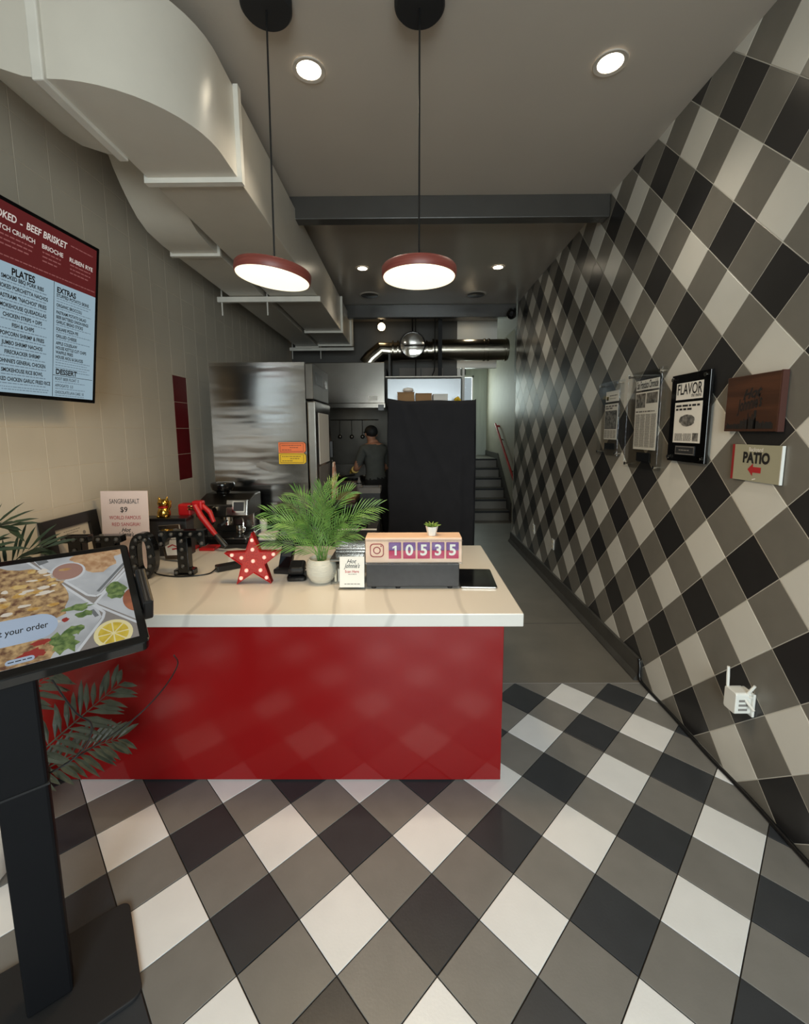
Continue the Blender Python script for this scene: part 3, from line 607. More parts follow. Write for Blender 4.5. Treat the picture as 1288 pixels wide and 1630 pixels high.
# ------------------------------------------------------------------ plants
def add_frond(parent, P0, P1, P2, nrm, nleaf, leaflen, leafw, mat, seed=1, s0=0.3, fwd=0.8, stem=0.004, curl=0.12):
    rr = random.Random(seed); P0, P1, P2 = Vector(P0), Vector(P1), Vector(P2); nrm = Vector(nrm).normalized()
    B = lambda t: P0 * (1 - t) ** 2 + P1 * 2 * t * (1 - t) + P2 * t * t
    pts = [B(k / 12) for k in range(13)]
    ml = MB(); st = MB().tube(pts, [stem * (1 - 0.8 * k / 12) for k in range(13)], 5)
    for k in range(nleaf):
        q = k / (nleaf - 1); t = s0 + (1 - s0) * q; p = B(t); tan = (B(min(1, t + 0.02)) - B(t - 0.02)).normalized(); side = tan.cross(nrm).normalized(); nn = side.cross(tan).normalized()
        ll = leaflen * (0.5 + 0.5 * math.sin(math.pi * (0.12 + 0.78 * q))) * rr.uniform(0.85, 1.12)
        for sg in (-1, 1):
            d = (tan * (fwd + 0.9 * q * q) + side * sg * rr.uniform(0.85, 1.1) + nn * rr.uniform(0.05, 0.45)).normalized(); w = d.cross(nn).normalized() * leafw
            q1 = p + d * ll * 0.4; q2 = p + d * ll + Vector((0, 0, -curl * ll)); q15 = p + d * ll * 0.75 + Vector((0, 0, -curl * ll * 0.4))
            o = len(ml.v); ml.v += [tuple(x) for x in (p, q1 + w, q15 + w * 0.7, q2, q15 - w * 0.7, q1 - w, q1 - nn * leafw * 0.5, q15 - nn * leafw * 0.35)]
            ml.f += [(o, o + 1, o + 6), (o, o + 6, o + 5), (o + 1, o + 2, o + 7, o + 6), (o + 6, o + 7, o + 4, o + 5), (o + 2, o + 3, o + 7), (o + 7, o + 3, o + 4)]
    f = ml.build('frond', mat, parent); st.build('frond_stem', mat, f, True); return f

pp = thing('potted_palm', (-0.49, 2.33, T0), 'small green palm in a ribbed white pot beside the red star', 'plant')
MB().lathe([(0.045, 0.0), (0.062, 0.012), (0.082, 0.05), (0.085, 0.085), (0.078, 0.12), (0.07, 0.138), (0.064, 0.138), (0.06, 0.12)], 40).build('pot', 'pot_white', pp, True)
MB().lathe([(0.002, 0.118), (0.062, 0.12)], 24, cap=False).build('soil', 'soil', pp)
rr = random.Random(11)
# (tip x, tip y, tip z) above the pot for each frond
for k, (tx, ty, tz) in enumerate([(-0.31, 0.02, 0.33), (-0.27, -0.06, 0.25), (-0.22, 0.10, 0.43), (-0.13, 0.0, 0.50), (-0.06, 0.10, 0.46), (0.02, -0.02, 0.53), (0.08, 0.08, 0.55), (0.05, -0.08, 0.44), (0.16, 0.05, 0.50), (0.31, -0.02, 0.43), (0.26, 0.1, 0.36), (-0.18, -0.10, 0.36), (0.14, -0.10, 0.36), (-0.08, -0.12, 0.38), (0.0, 0.16, 0.42), (-0.24, 0.12, 0.30), (-0.29, 0.0, 0.40), (0.20, -0.05, 0.29)]):
    add_frond(pp, (0.02 * rr.uniform(-1, 1), 0.02 * rr.uniform(-1, 1), 0.115), (tx * 0.22, ty * 0.3, tz * 0.82 + 0.03), (tx, ty, tz), (rr.uniform(-0.5, 0.5), -1, 0.5 + rr.uniform(-0.3, 0.4)), 19, 0.115, 0.0027, 'palm_green', k, 0.26, 1.1, 0.003)

sp = thing('potted_succulent', (0.125, 2.285, 1.155), 'tiny green succulent in white faceted pot on the number display', 'plant')
MB().lathe([(0.022, 0), (0.034, 0.05), (0.031, 0.05), (0.03, 0.042)], 8).build('pot', 'white_plastic', sp)
MB().lathe([(0.002, 0.041), (0.031, 0.043)], 8, cap=False).build('soil', 'soil', sp)
for k in range(16):
    a = k * 2.4; e = 0.25 + 0.6 * (k / 16); l = 0.052 - 0.016 * k / 16; d = Vector((math.cos(a) * math.cos(e), math.sin(a) * math.cos(e), math.sin(e)))
    b0 = Vector((0, 0, 0.045)); MB().tube([b0, b0 + d * l * 0.5, b0 + d * l], [0.005, 0.006, 0.001], 6).build('leaf', 'succulent_green', sp, True)

# white planter with pebbles and dark palm fronds, at the left between kiosk and counter
pl = thing('floor_planter', (-1.752, 1.42, 0), 'white floor planter with pebbles and grey-green palm fronds behind the kiosk', 'plant')
MB().lathe([(0.15, 0.0), (0.19, 0.03), (0.225, 0.18), (0.235, 0.25), (0.222, 0.255), (0.212, 0.22)], 48).build('pot', 'white_plastic', pl, True)
MB().lathe([(0.002, 0.215), (0.216, 0.22)], 32, cap=False).build('soil', 'soil', pl)
rr = random.Random(5); pm = None
for k in range(46):
    a = rr.uniform(0, 6.28); q = 0.2 * math.sqrt(rr.random()); s = rr.uniform(0.014, 0.024)
    o = MB().sphere((0, 0, 0), s, 8, 5, None, (1.2, 0.9, 0.65)).build('pebble', 'pebble', pl, True); o.location = (q * math.cos(a), q * math.sin(a), 0.235); o.rotation_euler = (0, 0, rr.uniform(0, 3))
O_ = Vector((-1.752, 1.42, 0))
for k, (p1, p2, nr, n_, ll, w_, m) in enumerate([
        ((-1.52, 1.62, 0.42), (-1.185, 1.62, 0.70), (0.25, -0.9, 0.35), 17, 0.17, 0.0125, 'fern_grey'),
        ((-1.52, 1.50, 0.72), (-1.34, 1.50, 0.82), (0.3, -0.8, 0.5), 14, 0.17, 0.012, 'fern_grey'),
        ((-1.50, 1.66, 0.36), (-1.27, 1.70, 0.40), (0.1, -0.8, 0.6), 14, 0.15, 0.012, 'fern_grey'),
        ((-1.70, 1.50, 1.36), (-1.50, 1.48, 1.30), (0.1, -0.5, 0.9), 16, 0.17, 0.011, 'fern_dark'),
        ((-1.74, 1.58, 1.42), (-1.56, 1.62, 1.36), (0.0, -0.4, 0.9), 16, 0.16, 0.011, 'fern_dark'),
        ((-1.80, 1.50, 1.30), (-1.62, 1.40, 1.20), (0.2, -0.6, 0.7), 16, 0.18, 0.011, 'fern_dark'),
        ((-1.68, 1.62, 1.30), (-1.46, 1.66, 1.26), (0.1, -0.5, 0.8), 16, 0.17, 0.011, 'fern_dark'),
        ((-1.82, 1.62, 1.36), (-1.66, 1.60, 1.28), (0.1, -0.6, 0.7), 16, 0.17, 0.011, 'fern_dark'),
        ((-1.72, 1.40, 0.9), (-1.80, 1.10, 1.0), (0.5, -0.2, 0.8), 15, 0.18, 0.012, 'fern_dark'),
        ((-1.78, 1.55, 0.9), (-1.90, 1.55, 1.1), (0.5, -0.6, 0.5), 15, 0.16, 0.012, 'fern_dark')]):
    b0 = Vector((0.02 * math.cos(k), 0.02 * math.sin(k), 0.22)); add_frond(pl, b0, Vector(p1) - O_, Vector(p2) - O_, nr, n_, ll, w_, m, 40 + k, 0.35, 0.75, 0.006)
MB().tube([(0, 0, 0.21), (0.01, 0.01, 0.45)], [0.02, 0.014], 8).build('trunk', 'soil', pl, True)

# ------------------------------------------------------------------ marquee letters and star
def marquee(name, loc, rz, outline, hole, bulbs, label, depth=0.055, inner='paper_pink'):
    t = thing(name, loc, label, 'marquee letter', rz, group='black marquee letters spelling a word')
    T = Matrix(((1, 0, 0, 0), (0, 0, -1, 0), (0, 1, 0, 0), (0, 0, 0, 1)))     # letter plane XZ, depth towards -Y
    m = MB()
    if hole:
        n = len(outline)
        for a, b in ((-depth / 2, 1), (depth / 2, 0)): pass
        vs = []; fs = []
        for z in (-depth / 2, depth / 2): vs += [(x, y, z) for x, y in outline] + [(x, y, z) for x, y in hole]
        for i in range(n):
            j = (i + 1) % n; N = 2 * n
            fs += [(i, j, N + j, N + i), (n + j, n + i, N + n + i, N + n + j), (N + i, N + j, N + n + j, N + n + i), (j, i, n + i, n + j)]
        m.add(vs, fs, T)
    else: m.prism(outline, -depth / 2, depth / 2, T)
    m.build('letter_body', 'black_gloss', t, bevel=0.004)
    for x, z in bulbs: MB().sphere((x, -depth / 2 - 0.004, z), 0.0115, 12, 6).build('bulb', 'bulb_grey', t, True)
    return t
Hh = 0.27
outO = [(0.073 * math.copysign(abs(math.cos(a)) ** 0.9, math.cos(a)), 0.135 + 0.135 * math.copysign(abs(math.sin(a)) ** 0.8, math.sin(a))) for a in [2 * math.pi * k / 36 for k in range(36)]]
holO = [(0.026 * math.copysign(abs(math.cos(a)) ** 0.8, math.cos(a)), 0.135 + 0.092 * math.copysign(abs(math.sin(a)) ** 0.55, math.sin(a))) for a in [2 * math.pi * k / 36 for k in range(36)]]
outT = [(-0.058, 0), (0.058, 0), (0.058, 0.035), (0.032, 0.04), (0.032, 0.23), (0.075, 0.225), (0.095, 0.2), (0.1, 0.175), (0.133, 0.175), (0.133, 0.27), (-0.133, 0.27), (-0.133, 0.175), (-0.1, 0.175), (-0.095, 0.2), (-0.075, 0.225), (-0.032, 0.23), (-0.032, 0.04), (-0.058, 0.035)]
outH = [(-0.175, 0), (-0.02, 0), (-0.02, 0.04), (-0.055, 0.04), (-0.055, 0.115), (0.055, 0.115), (0.055, 0.04), (0.02, 0.04), (0.02, 0), (0.175, 0), (0.175, 0.04), (0.135, 0.04), (0.135, 0.23), (0.175, 0.23), (0.175, 0.27), (0.02, 0.27), (0.02, 0.23), (0.055, 0.23), (0.055, 0.155), (-0.055, 0.155), (-0.055, 0.23), (-0.02, 0.23), (-0.02, 0.27), (-0.175, 0.27), (-0.175, 0.23), (-0.135, 0.23), (-0.135, 0.04), (-0.175, 0.04)]
outH = [(x * 0.93, z) for x, z in outH]
marquee('marquee_letter', (-1.765, 2.34, T0), R(3), outH, None, [(x, z) for x in (-0.14, -0.09, -0.043, 0.043, 0.09, 0.14) for z in (0.022, 0.25)] + [(x, z) for x in (-0.09, 0.09) for z in (0.08, 0.135, 0.19)], 'black marquee letter H with small bulbs, partly behind the kiosk screen')
marquee('marquee_letter', (-1.525, 2.40, T0), R(2), outO, holO, [(0.05 * math.cos(a), 0.135 + 0.112 * math.sin(a)) for a in [2 * math.pi * k / 12 for k in range(12)]], 'black marquee letter O with small bulbs, between H and T')
marquee('marquee_letter', (-1.325, 2.46, T0), R(2), outT, None, [(0, 0.06), (0, 0.11), (0, 0.16), (0, 0.21), (-0.04, 0.02), (0.04, 0.02), (-0.11, 0.25), (-0.055, 0.25), (0, 0.25), (0.055, 0.25), (0.11, 0.25), (-0.117, 0.195), (0.117, 0.195)], 'black slab-serif marquee letter T with small bulbs by the power adapter')
ad = thing('power_adapter', (-1.10, 2.56, T0), 'black laptop power adapter with cable lying beside the letter T', 'adapter', R(38))
MB().box(-0.085, 0.085, -0.032, 0.032, 0, 0.036).build('brick', 'black_plastic', ad, bevel=0.006)
MB().cable([(-0.085, 0, 0.018), (-0.13, -0.03, 0.006), (-0.2, -0.02, 0.005), (-0.29, 0.03, 0.005), (-0.36, 0.12, 0.006), (-0.42, 0.20, 0.02)], 0.004, 8).build('cable', 'black_plastic', ad, True)
MB().cable([(0.085, 0, 0.018), (0.12, 0.02, 0.006), (0.16, 0.04, 0.004)], 0.003, 8).build('output_cable', 'black_plastic', ad, True)

sr = thing('star_lamp', (-0.862, 2.315, T0), 'red glitter star marquee lamp with pale pink bulbs on the worktop', 'lamp', R(4))
pts = []
for k in range(10):
    a = math.pi / 2 + k * math.pi / 5; q = 0.160 if k % 2 == 0 else 0.066; pts.append((q * math.cos(a), 0.130 + q * math.sin(a)))
Ts = Matrix(((1, 0, 0, 0), (0, 0, -1, 0), (0, 1, 0, 0), (0, 0, 0, 1)))
MB().prism(pts, -0.022, 0.014, Ts).build('face', 'red_glitter', sr)
m = MB()
for k in range(10):
    a_, b_ = pts[k], pts[(k + 1) % 10]; ia = (a_[0] * 0.95, 0.130 + (a_[1] - 0.130) * 0.95); ib = (b_[0] * 0.95, 0.130 + (b_[1] - 0.130) * 0.95); m.prism([a_, ia, ib, b_][::-1], -0.024, 0.026, Ts)
m.build('rim', 'red_paint', sr)
for k in range(5):
    a = math.pi / 2 + k * 2 * math.pi / 5
    for q in (0.065, 0.118): MB().sphere((q * math.cos(a), -0.02, 0.130 + q * math.sin(a)), 0.011, 12, 8).build('bulb', 'bulb_pink', sr, True)
MB().sphere((0, -0.02, 0.130), 0.011, 12, 8).build('bulb', 'bulb_pink', sr, True)

# ------------------------------------------------------------------ phones, card, displays on the worktop
ph = thing('card_terminal', (-0.745, 2.50, T0), 'black handheld card terminal standing in its cradle behind the star', 'terminal', R(-8))
MB().box(-0.055, 0.055, -0.05, 0.05, 0, 0.03).build('cradle', 'black_plastic', ph, bevel=0.008)
MB().prism(rrect(-0.04, 0.04, 0, 0.19, 0.012), -0.014, 0.014, Tr((0, 0.0, 0.02)) @ Rot(R(62), 'X')).build('handset', 'black_gloss', ph, bevel=0.003)
MB().box(-0.03, 0.03, 0.0, 0.10, 0.0145, 0.016, Tr((0, 0.0, 0.02)) @ Rot(R(62), 'X') @ Tr((0, 0.07, 0))).build('screen', 'charcoal', ph)
ds = thing('barcode_scanner', (-0.64, 2.385, T0), 'black barcode scanner stand between the star and the white pot', 'scanner', R(6))
MB().prism(rrect(-0.055, 0.055, -0.06, 0.06, 0.02), 0, 0.028).build('foot', 'black_gloss', ds, bevel=0.008)
MB().box(-0.045, 0.045, 0.0, 0.10, 0.025, 0.075, Tr((0, -0.03, 0.0)) @ Rot(R(18), 'X')).build('head', 'black_plastic', ds, bevel=0.018, seg=3)
MB().cable([(0.03, -0.02, 0.05), (0.06, 0.01, 0.06), (0.065, 0.05, 0.03), (0.05, 0.1, 0.006)], 0.004, 8).build('coil_cord', 'black_plastic', ds, True)

gb = thing('acrylic_box', (-0.345, 2.37, T0), 'clear acrylic box with silver lid between the pot and number display', 'box')
for x, y, sx, sy in ((-0.085, 0, 0.002, 0.085), (0.085, 0, 0.002, 0.085), (0, -0.085, 0.085, 0.002), (0, 0.085, 0.085, 0.002)): MB().box(x - sx, x + sx, y - sy, y + sy, 0, 0.13).build('side', 'acrylic', gb)
MB().box(-0.09, 0.09, -0.09, 0.09, 0.13, 0.142).build('lid', 'steel', gb, bevel=0.003)
MB().box(-0.09, 0.09, 0.09, 0.26, 0.16, 0.20).box(-0.09, 0.09, 0.10, 0.26, 0, 0.16).build('rear_tray', 'steel', gb, bevel=0.004)
for k in range(7): MB().box(-0.072 + 0.02 * k, -0.060 + 0.02 * k, -0.05, 0.05, 0.002, 0.07 + 0.006 * (k % 3)).build('leaflet', 'paper_white' if k % 2 else 'ink_pale', gb)
cs = thing('card_stand', (-0.305, 2.225, T0), 'small white scan-here card in a clear stand beside the number display', 'sign')
Tc = Tr((0, -0.012, 0.006)) @ Rot(R(82), 'X')
MB().box(-0.072, 0.072, -0.03, 0.045, 0, 0.006).build('foot', 'acrylic', cs); MB().box(-0.071, 0.071, 0, 0.175, -0.004, 0.004, Tc).build('holder', 'acrylic', cs)
MB().box(-0.066, 0.066, 0.004, 0.168, 0.0042, 0.0052, Tc).build('card', 'paper_white', cs)
mb = Lines(); put_text(mb, 'Hot', 0.03, -0.005, 0.142, Tc, 0.006, shear=0.4, bold=0.01); put_text(mb, 'Johnnie\'s', 0.034, 0.0, 0.118, Tc, 0.006, 0.085, shear=0.4, bold=0.012); mb.build('lettering', 'ink_black', cs)
mb = Lines(); put_text(mb, 'Scan Here', 0.02, 0.0, 0.088, Tc, 0.006, 0.075, bold=0.015); m2 = MB(); words(m2, -0.02, 0.03, 0.074, 0.003, Tc, 0.006); words(m2, -0.04, 0.045, 0.022, 0.004, Tc, 0.006); tag(m2.build('fine_print', 'ink_grey', cs), kind='stuff'); mb.build('red_lettering', 'ink_red', cs)

dr = thing('black_box', (0.02, 2.30, T0), 'dark grey metal box on rubber feet under the number display', 'box')
MB().box(-0.248, 0.248, -0.09, 0.10, 0.012, 0.137).build('case', 'charcoal', dr, bevel=0.004)
for x in (-0.21, -0.08, 0.20):
    for y in (-0.07, 0.08): MB().lathe([(0.013, 0), (0.015, 0.012)], 12, Tr((x, y, 0))).build('foot', 'black_matte', dr, True)
fc = thing('number_display', (0.02, 2.28, T0 + 0.137), 'clear-fronted wooden counter display showing 10535 with pink flip digits', 'display')
MB().box(-0.252, 0.262, -0.05, 0.075, 0, 0.138).build('case', 'peach_board', fc, bevel=0.003)
MB().box(-0.255, 0.265, -0.075, -0.07, 0.0, 0.128).build('clear_front', 'acrylic', fc, bevel=0.002)
MB().box(-0.255, 0.265, -0.075, -0.05, 0.124, 0.128).box(-0.255, 0.265, -0.075, -0.05, 0.0, 0.004).build('clear_edge', 'acrylic', fc)
Tf = basis((0, -0.0505, 0), (1, 0, 0), (0, 0, 1))
m = MB(); m.prism(rrect(-0.228, -0.153, 0.033, 0.108, 0.02), 0, 0.0012, Tf); m.build('logo_field', 'peach_board', fc)
def ring(mb, outer, inner, T, z):
    n = len(outer); mb.add([(x, y, z) for x, y in outer] + [(x, y, z) for x, y in inner], [(i, (i + 1) % n, n + (i + 1) % n, n + i) for i in range(n)], T)
m = MB(); ring(m, rrect(-0.228, -0.153, 0.033, 0.108, 0.02), rrect(-0.2225, -0.1585, 0.0385, 0.1025, 0.016), Tf, 0.002)
ring(m, disc(-0.1905, 0.0705, 0.0205), disc(-0.1905, 0.0705, 0.0145), Tf, 0.002); poly(m, disc(-0.168, 0.094, 0.0042, n=12), Tf, 0.002); m.build('camera_logo', 'logo_red', fc)
for k, ch in enumerate('10535'):
    xc = -0.094 + 0.0765 * k
    lo_ = MB().box(xc - 0.033, xc + 0.033, 0.026, 0.070, 0.0, 0.008, Tf).build('flip_card', 'flip_pink', fc, bevel=0.002)
    MB().box(xc - 0.033, xc + 0.033, 0.0715, 0.115, 0.0, 0.008, Tf).build('flip_card', 'flip_purple', fc, bevel=0.002)
    m = MB()
    if ch == '1': poly(m, [(xc - 0.002, 0.045), (xc + 0.009, 0.045), (xc + 0.009, 0.098), (xc + 0.001, 0.098), (xc - 0.013, 0.090), (xc - 0.013, 0.081), (xc - 0.002, 0.086)], Tf, 0.0092)
    else: put_text(m, ch, 0.082, xc, 0.071, Tf, 0.0092, bold=0.028)
    m.build('digit', 'white_plastic', lo_)
tb = thing('tablet', (0.375, 2.36, T0), 'black tablet lying flat on the worktop beside the grey metal box', 'tablet', R(-3))
MB().prism(rrect(-0.095, 0.105, -0.15, 0.15, 0.012), 0, 0.010).build('back_shell', 'steel', tb, bevel=0.002); MB().prism(rrect(-0.093, 0.103, -0.148, 0.148, 0.011), 0.010, 0.0115).build('screen', 'black_gloss', tb)

# ------------------------------------------------------------------ left wall: frame, sangria sign, dark box with cat, photo stand
fr = thing('picture_frame', (-1.955, 2.455, T0), 'wide black picture frame leaning on the cream wall behind the letters', 'frame')
Tfr = basis((-1.953, 2.455, T0), (0, 1, 0), (-0.12, 0, 1)); w, h, b = 0.205, 0.36, 0.072
MB().box(-w, w, 0, b, 0, 0.025, Tfr).box(-w, w, h - b + 0.01, h, 0, 0.025, Tfr).box(-w, -w + b, b, h - b + 0.01, 0, 0.025, Tfr).box(w - b, w, b, h - b + 0.01, 0, 0.025, Tfr).build('border', 'black_plastic', fr, world=True)
MB().box(-w + 0.01, w - 0.01, 0.01, h - 0.01, 0.003, 0.008, Tfr).build('certificate', 'cream_tile', fr, world=True)
mb = MB(); words(mb, -0.06, 0.07, 0.272, 0.004, Tfr, 0.0085); words(mb, -0.04, 0.05, 0.258, 0.004, Tfr, 0.0085); words(mb, -0.05, 0.06, 0.2, 0.006, Tfr, 0.0085); poly(mb, disc(0.09, 0.24, 0.012), Tfr, 0.0085); poly(mb, disc(-0.085, 0.225, 0.01), Tfr, 0.0085); mb.build('print', 'ink_grey', fr, world=True)
sg = thing('sangria_sign', (-1.77, 2.62, T0), 'white card sign advertising nine dollar sangria beside the black frame', 'sign')
Tsg = basis((-1.765, 2.60, T0), (1, 0.02, 0), (-0.03, 0.10, 1))
MB().box(-0.146, 0.146, 0, 0.478, -0.004, 0.0, Tsg).build('card', 'paper_pink', sg, world=True)
MB().box(-0.02, 0.02, 0.002, 0.3, -0.012, -0.005, basis((-1.765, 2.60, T0), (1, 0.02, 0), (-0.03, 0.10, 1))).build('easel', 'cardboard', sg, world=True)
mb = Lines(); put_text(mb, 'SANGRIA&SALT', 0.042, 0.0, 0.412, Tsg, 0.001, 0.185, bold=0.0); put_text(mb, '$9', 0.045, -0.005, 0.36, Tsg, 0.001, 0.045, bold=0.01)
put_text(mb, 'Hot', 0.034, 0.0, 0.233, Tsg, 0.001, shear=0.4, bold=0.015); put_text(mb, 'Johnnie\'s', 0.038, 0.0, 0.205, Tsg, 0.001, 0.1, shear=0.4, bold=0.018); mb.build('black_lettering', 'ink_black', sg, world=True)
mb = Lines(); put_text(mb, 'WORLD FAMOUS', 0.032, 0.0, 0.31, Tsg, 0.001, 0.195); put_text(mb, 'RED SANGRIA!', 0.032, 0.005, 0.268, Tsg, 0.001, 0.175)
mb.build('red_lettering', 'ink_red', sg, world=True)
db = thing('dark_box', (-1.70, 2.93, T0), 'plain dark box behind the sangria sign with a golden cat on top', 'box')
MB().box(-0.12, 0.20, -0.10, 0.005, 0, 0.255).build('body', 'charcoal', db, bevel=0.004); MB().box(-0.122, 0.202, -0.102, 0.007, 0.24, 0.262).build('lid', 'black_plastic', db, bevel=0.004)
cat = thing('cat_figurine', (-1.675, 2.885, T0 + 0.262), 'shiny golden waving cat figurine on the dark box', 'figurine')
MB().lathe([(0.03, 0), (0.04, 0.01), (0.042, 0.035), (0.032, 0.062), (0.02, 0.075)], 20).build('body', 'gold', cat, True)
hd = MB().sphere((0, -0.003, 0.095), 0.034, 18, 12, None, (1.1, 0.9, 0.88)).build('head', 'gold', cat, True)
for s_ in (-1, 1):
    MB().lathe([(0.013, 0), (0.008, 0.014), (0.001, 0.026)], 10, Tr((0.023 * s_, 0, 0.115)) @ Rot(R(14 * s_), 'Y')).build('ear', 'gold', hd, True)
    MB().sphere((0.012 * s_, -0.034, 0.1), 0.004, 8, 6).build('eye', 'ink_black', hd, True)
    MB().sphere((0.024 * s_, -0.026, 0.008), 0.013, 10, 6).build('paw', 'gold', cat, True)
MB().tube([(0.03, -0.01, 0.05), (0.048, -0.012, 0.075), (0.05, -0.014, 0.115)], [0.011, 0.010, 0.013], 10).build('raised_paw', 'gold', cat, True)
MB().lathe([(0.034, 0.066), (0.036, 0.07), (0.034, 0.074)], 20).build('collar', 'red_paint', cat, True)
ps = thing('photo_stand', (-1.50, 2.74, T0), 'small silver photo frame tilted back against the dark box', 'frame')
Tps = basis((-1.515, 2.70, T0 + 0.016), (0.93, -0.30, 0.12), (-0.28, 0.25, 0.93))
MB().box(-0.09, 0.09, 0, 0.235, -0.012, 0, Tps).build('border', 'steel', ps, world=True, bevel=0.003); MB().box(-0.065, 0.065, 0.03, 0.205, 0, 0.001, Tps).build('picture', 'paper_white', ps, world=True)
mb = MB(); put_text(mb, 'Hot', 0.035, -0.005, 0.16, Tps, 0.0015, shear=0.4, bold=0.01); words(mb, -0.03, 0.04, 0.135, 0.005, Tps, 0.0015); mb.build('lettering', 'ink_black', ps, world=True)
mb = MB(); m_ = inseg((-0.045, 0.085), (0.0, 0.1), 0.008); poly(mb, m_, Tps, 0.0015); poly(mb, inseg((0.0, 0.1), (0.035, 0.085), 0.008), Tps, 0.0015); poly(mb, inseg((-0.01, 0.07), (0.045, 0.075), 0.01), Tps, 0.0015); mb.build('red_mark', 'ink_red', ps, world=True)

# red lever press
lp = thing('lever_press', (-1.44, 3.01, T0), 'red lever juice press with black grip beside the espresso machine', 'press')
MB().box(-0.05, 0.06, -0.055, 0.055, 0, 0.02).build('base', 'red_paint', lp, bevel=0.005)
MB().tube([(-0.12, 0.0, 0.0), (-0.12, 0.0, 0.30)], 0.012, 10).build('post', 'steel_dark', lp, True)
MB().box(-0.05, 0.0, -0.03, 0.05, 0.0, 0.018, Tr((-0.09, 0, 0))).build('post_foot', 'red_paint', lp, bevel=0.004)
hdm = MB().box(-0.19, -0.10, -0.035, 0.035, 0.25, 0.335).build('head', 'red_paint', lp, bevel=0.012)
MB().box(-0.095, -0.02, -0.03, 0.03, 0.285, 0.355).build('pivot_block', 'red_paint', lp, bevel=0.012)
MB().tube([(-0.06, -0.045, 0.33), (-0.02, -0.05, 0.25), (0.06, -0.06, 0.145), (0.085, -0.062, 0.115)], [0.02, 0.022, 0.019, 0.016], 12).build('lever', 'red_paint', lp, True)
MB().tube([(-0.03, 0.0, 0.32), (0.02, 0.0, 0.27), (0.05, -0.01, 0.2)], [0.016, 0.018, 0.014], 12).build('second_arm', 'red_paint', lp, True)
MB().tube([(0.08, -0.062, 0.12), (0.12, -0.064, 0.07), (0.15, -0.066, 0.035)], [0.017, 0.021, 0.019], 12).build('grip', 'black_plastic', lp, True)
for z in (0.3, 0.32): MB().tube([(-0.11, -0.04, z), (-0.06, -0.052, z)], 0.008, 8).build('pin', 'chrome', lp, True)

# espresso machine on the back counter
es = thing('espresso_machine', (-1.46, 3.42, 0.86), 'steel espresso machine with bean hopper in front of the fridge', 'coffee machine')
MB().box(-0.17, 0.20, 0.02, 0.17, 0.03, 0.30).build('rear_body', 'steel', es, bevel=0.008)
MB().prism([(-0.16, 0.2), (0.17, 0.2), (0.17, 0.36), (0.03, 0.36), (-0.16, 0.30)], -0.19, 0.21, Matrix(((0, 0, 1, 0), (1, 0, 0, 0), (0, 1, 0, 0), (0, 0, 0, 1)))).build('head', 'steel_dark', es, bevel=0.01)
Tn = basis((0.11, -0.155, 0.21), (1, 0, 0), (0, 0.25, 0.97))
pn = MB().box(-0.06, 0.105, 0.0, 0.125, 0, 0.022, Tn).build('control_panel', 'steel', es, bevel=0.006)
MB().box(-0.005, 0.085, 0.03, 0.11, 0.022, 0.026, Tn).build('panel_screen', 'charcoal', pn); ring_ = MB(); ring(ring_, rrect(-0.01, 0.09, 0.025, 0.115, 0.006), rrect(0.0, 0.08, 0.035, 0.105, 0.004), Tn, 0.0275); ring_.build('screen_rim', 'chrome', pn)
for x, z in ((-0.14, 0.27), (-0.075, 0.245), (-0.03, 0.265)): MB().lathe([(0.026, 0), (0.024, 0.02), (0.02, 0.024)], 18, Tr((x, -0.16, z)) @ Rot(R(90), 'X')).build('knob', 'chrome', es, True)
MB().lathe([(0.05, 0.36), (0.055, 0.375), (0.085, 0.39), (0.095, 0.43), (0.09, 0.445), (0.03, 0.452)], 28, Tr((-0.06, 0.06, 0))).build('bean_hopper', 'black_gloss', es, True)
MB().box(-0.18, 0.21, -0.20, 0.17, 0.0, 0.045).build('drip_tray', 'steel', es, bevel=0.008)
MB().box(-0.15, 0.18, -0.18, 0.0, 0.045, 0.05).build('drip_grille', 'black_plastic', es)
MB().lathe([(0.034, 0.15), (0.036, 0.2)], 20, Tr((0.03, -0.09, 0))).build('group_head', 'chrome', es, True)
MB().tube([(0.03, -0.12, 0.165), (0.03, -0.25, 0.155)], [0.012, 0.016], 10).build('portafilter_handle', 'black_plastic', es, True)
MB().lathe([(0.035, 0.13), (0.037, 0.16)], 20, Tr((0.03, -0.09, 0))).build('portafilter', 'chrome', es, True)
MB().cable([(0.15, -0.12, 0.22), (0.175, -0.15, 0.16), (0.17, -0.16, 0.08)], 0.006, 8).build('steam_wand', 'chrome', es, True)
MB().lathe([(0.03, 0.13), (0.034, 0.19)], 18, Tr((-0.11, -0.09, 0))).build('grinder_outlet', 'black_plastic', es, True)
jg = thing('milk_jug', (-1.345, 3.34, 0.911), 'small steel milk jug on the drip tray', 'jug')
MB().lathe([(0.026, 0), (0.03, 0.01), (0.026, 0.05), (0.024, 0.07), (0.022, 0.07), (0.022, 0.012)], 20).build('body', 'chrome', jg, True); MB().tube([(0.025, 0, 0.06), (0.045, 0, 0.05), (0.04, 0, 0.02), (0.027, 0, 0.015)], 0.004, 8).build('handle', 'chrome', jg, True)
mt = MB()
n = 14; vs = []; 
for i in range(n + 1):
    x = -1.78 + 0.5 * i / n; y0 = 3.0 + 0.012 * math.sin(i * 1.7); vs += [(x, 3.098, 0.8615), (x, 3.098, 0.882), (x, y0, 0.8825)]
mtf = []
for i in range(n): mtf += [(3 * i, 3 * i + 3, 3 * i + 4, 3 * i + 1), (3 * i + 1, 3 * i + 4, 3 * i + 5, 3 * i + 2)]
cl = mt.add([(x + 0.1, y + 0.02, z) for x, y, z in vs], mtf).build('bar_mat', 'black_matte')
s_ = cl.modifiers.new('thick', 'SOLIDIFY'); s_.thickness = 0.003; s_.offset = 1
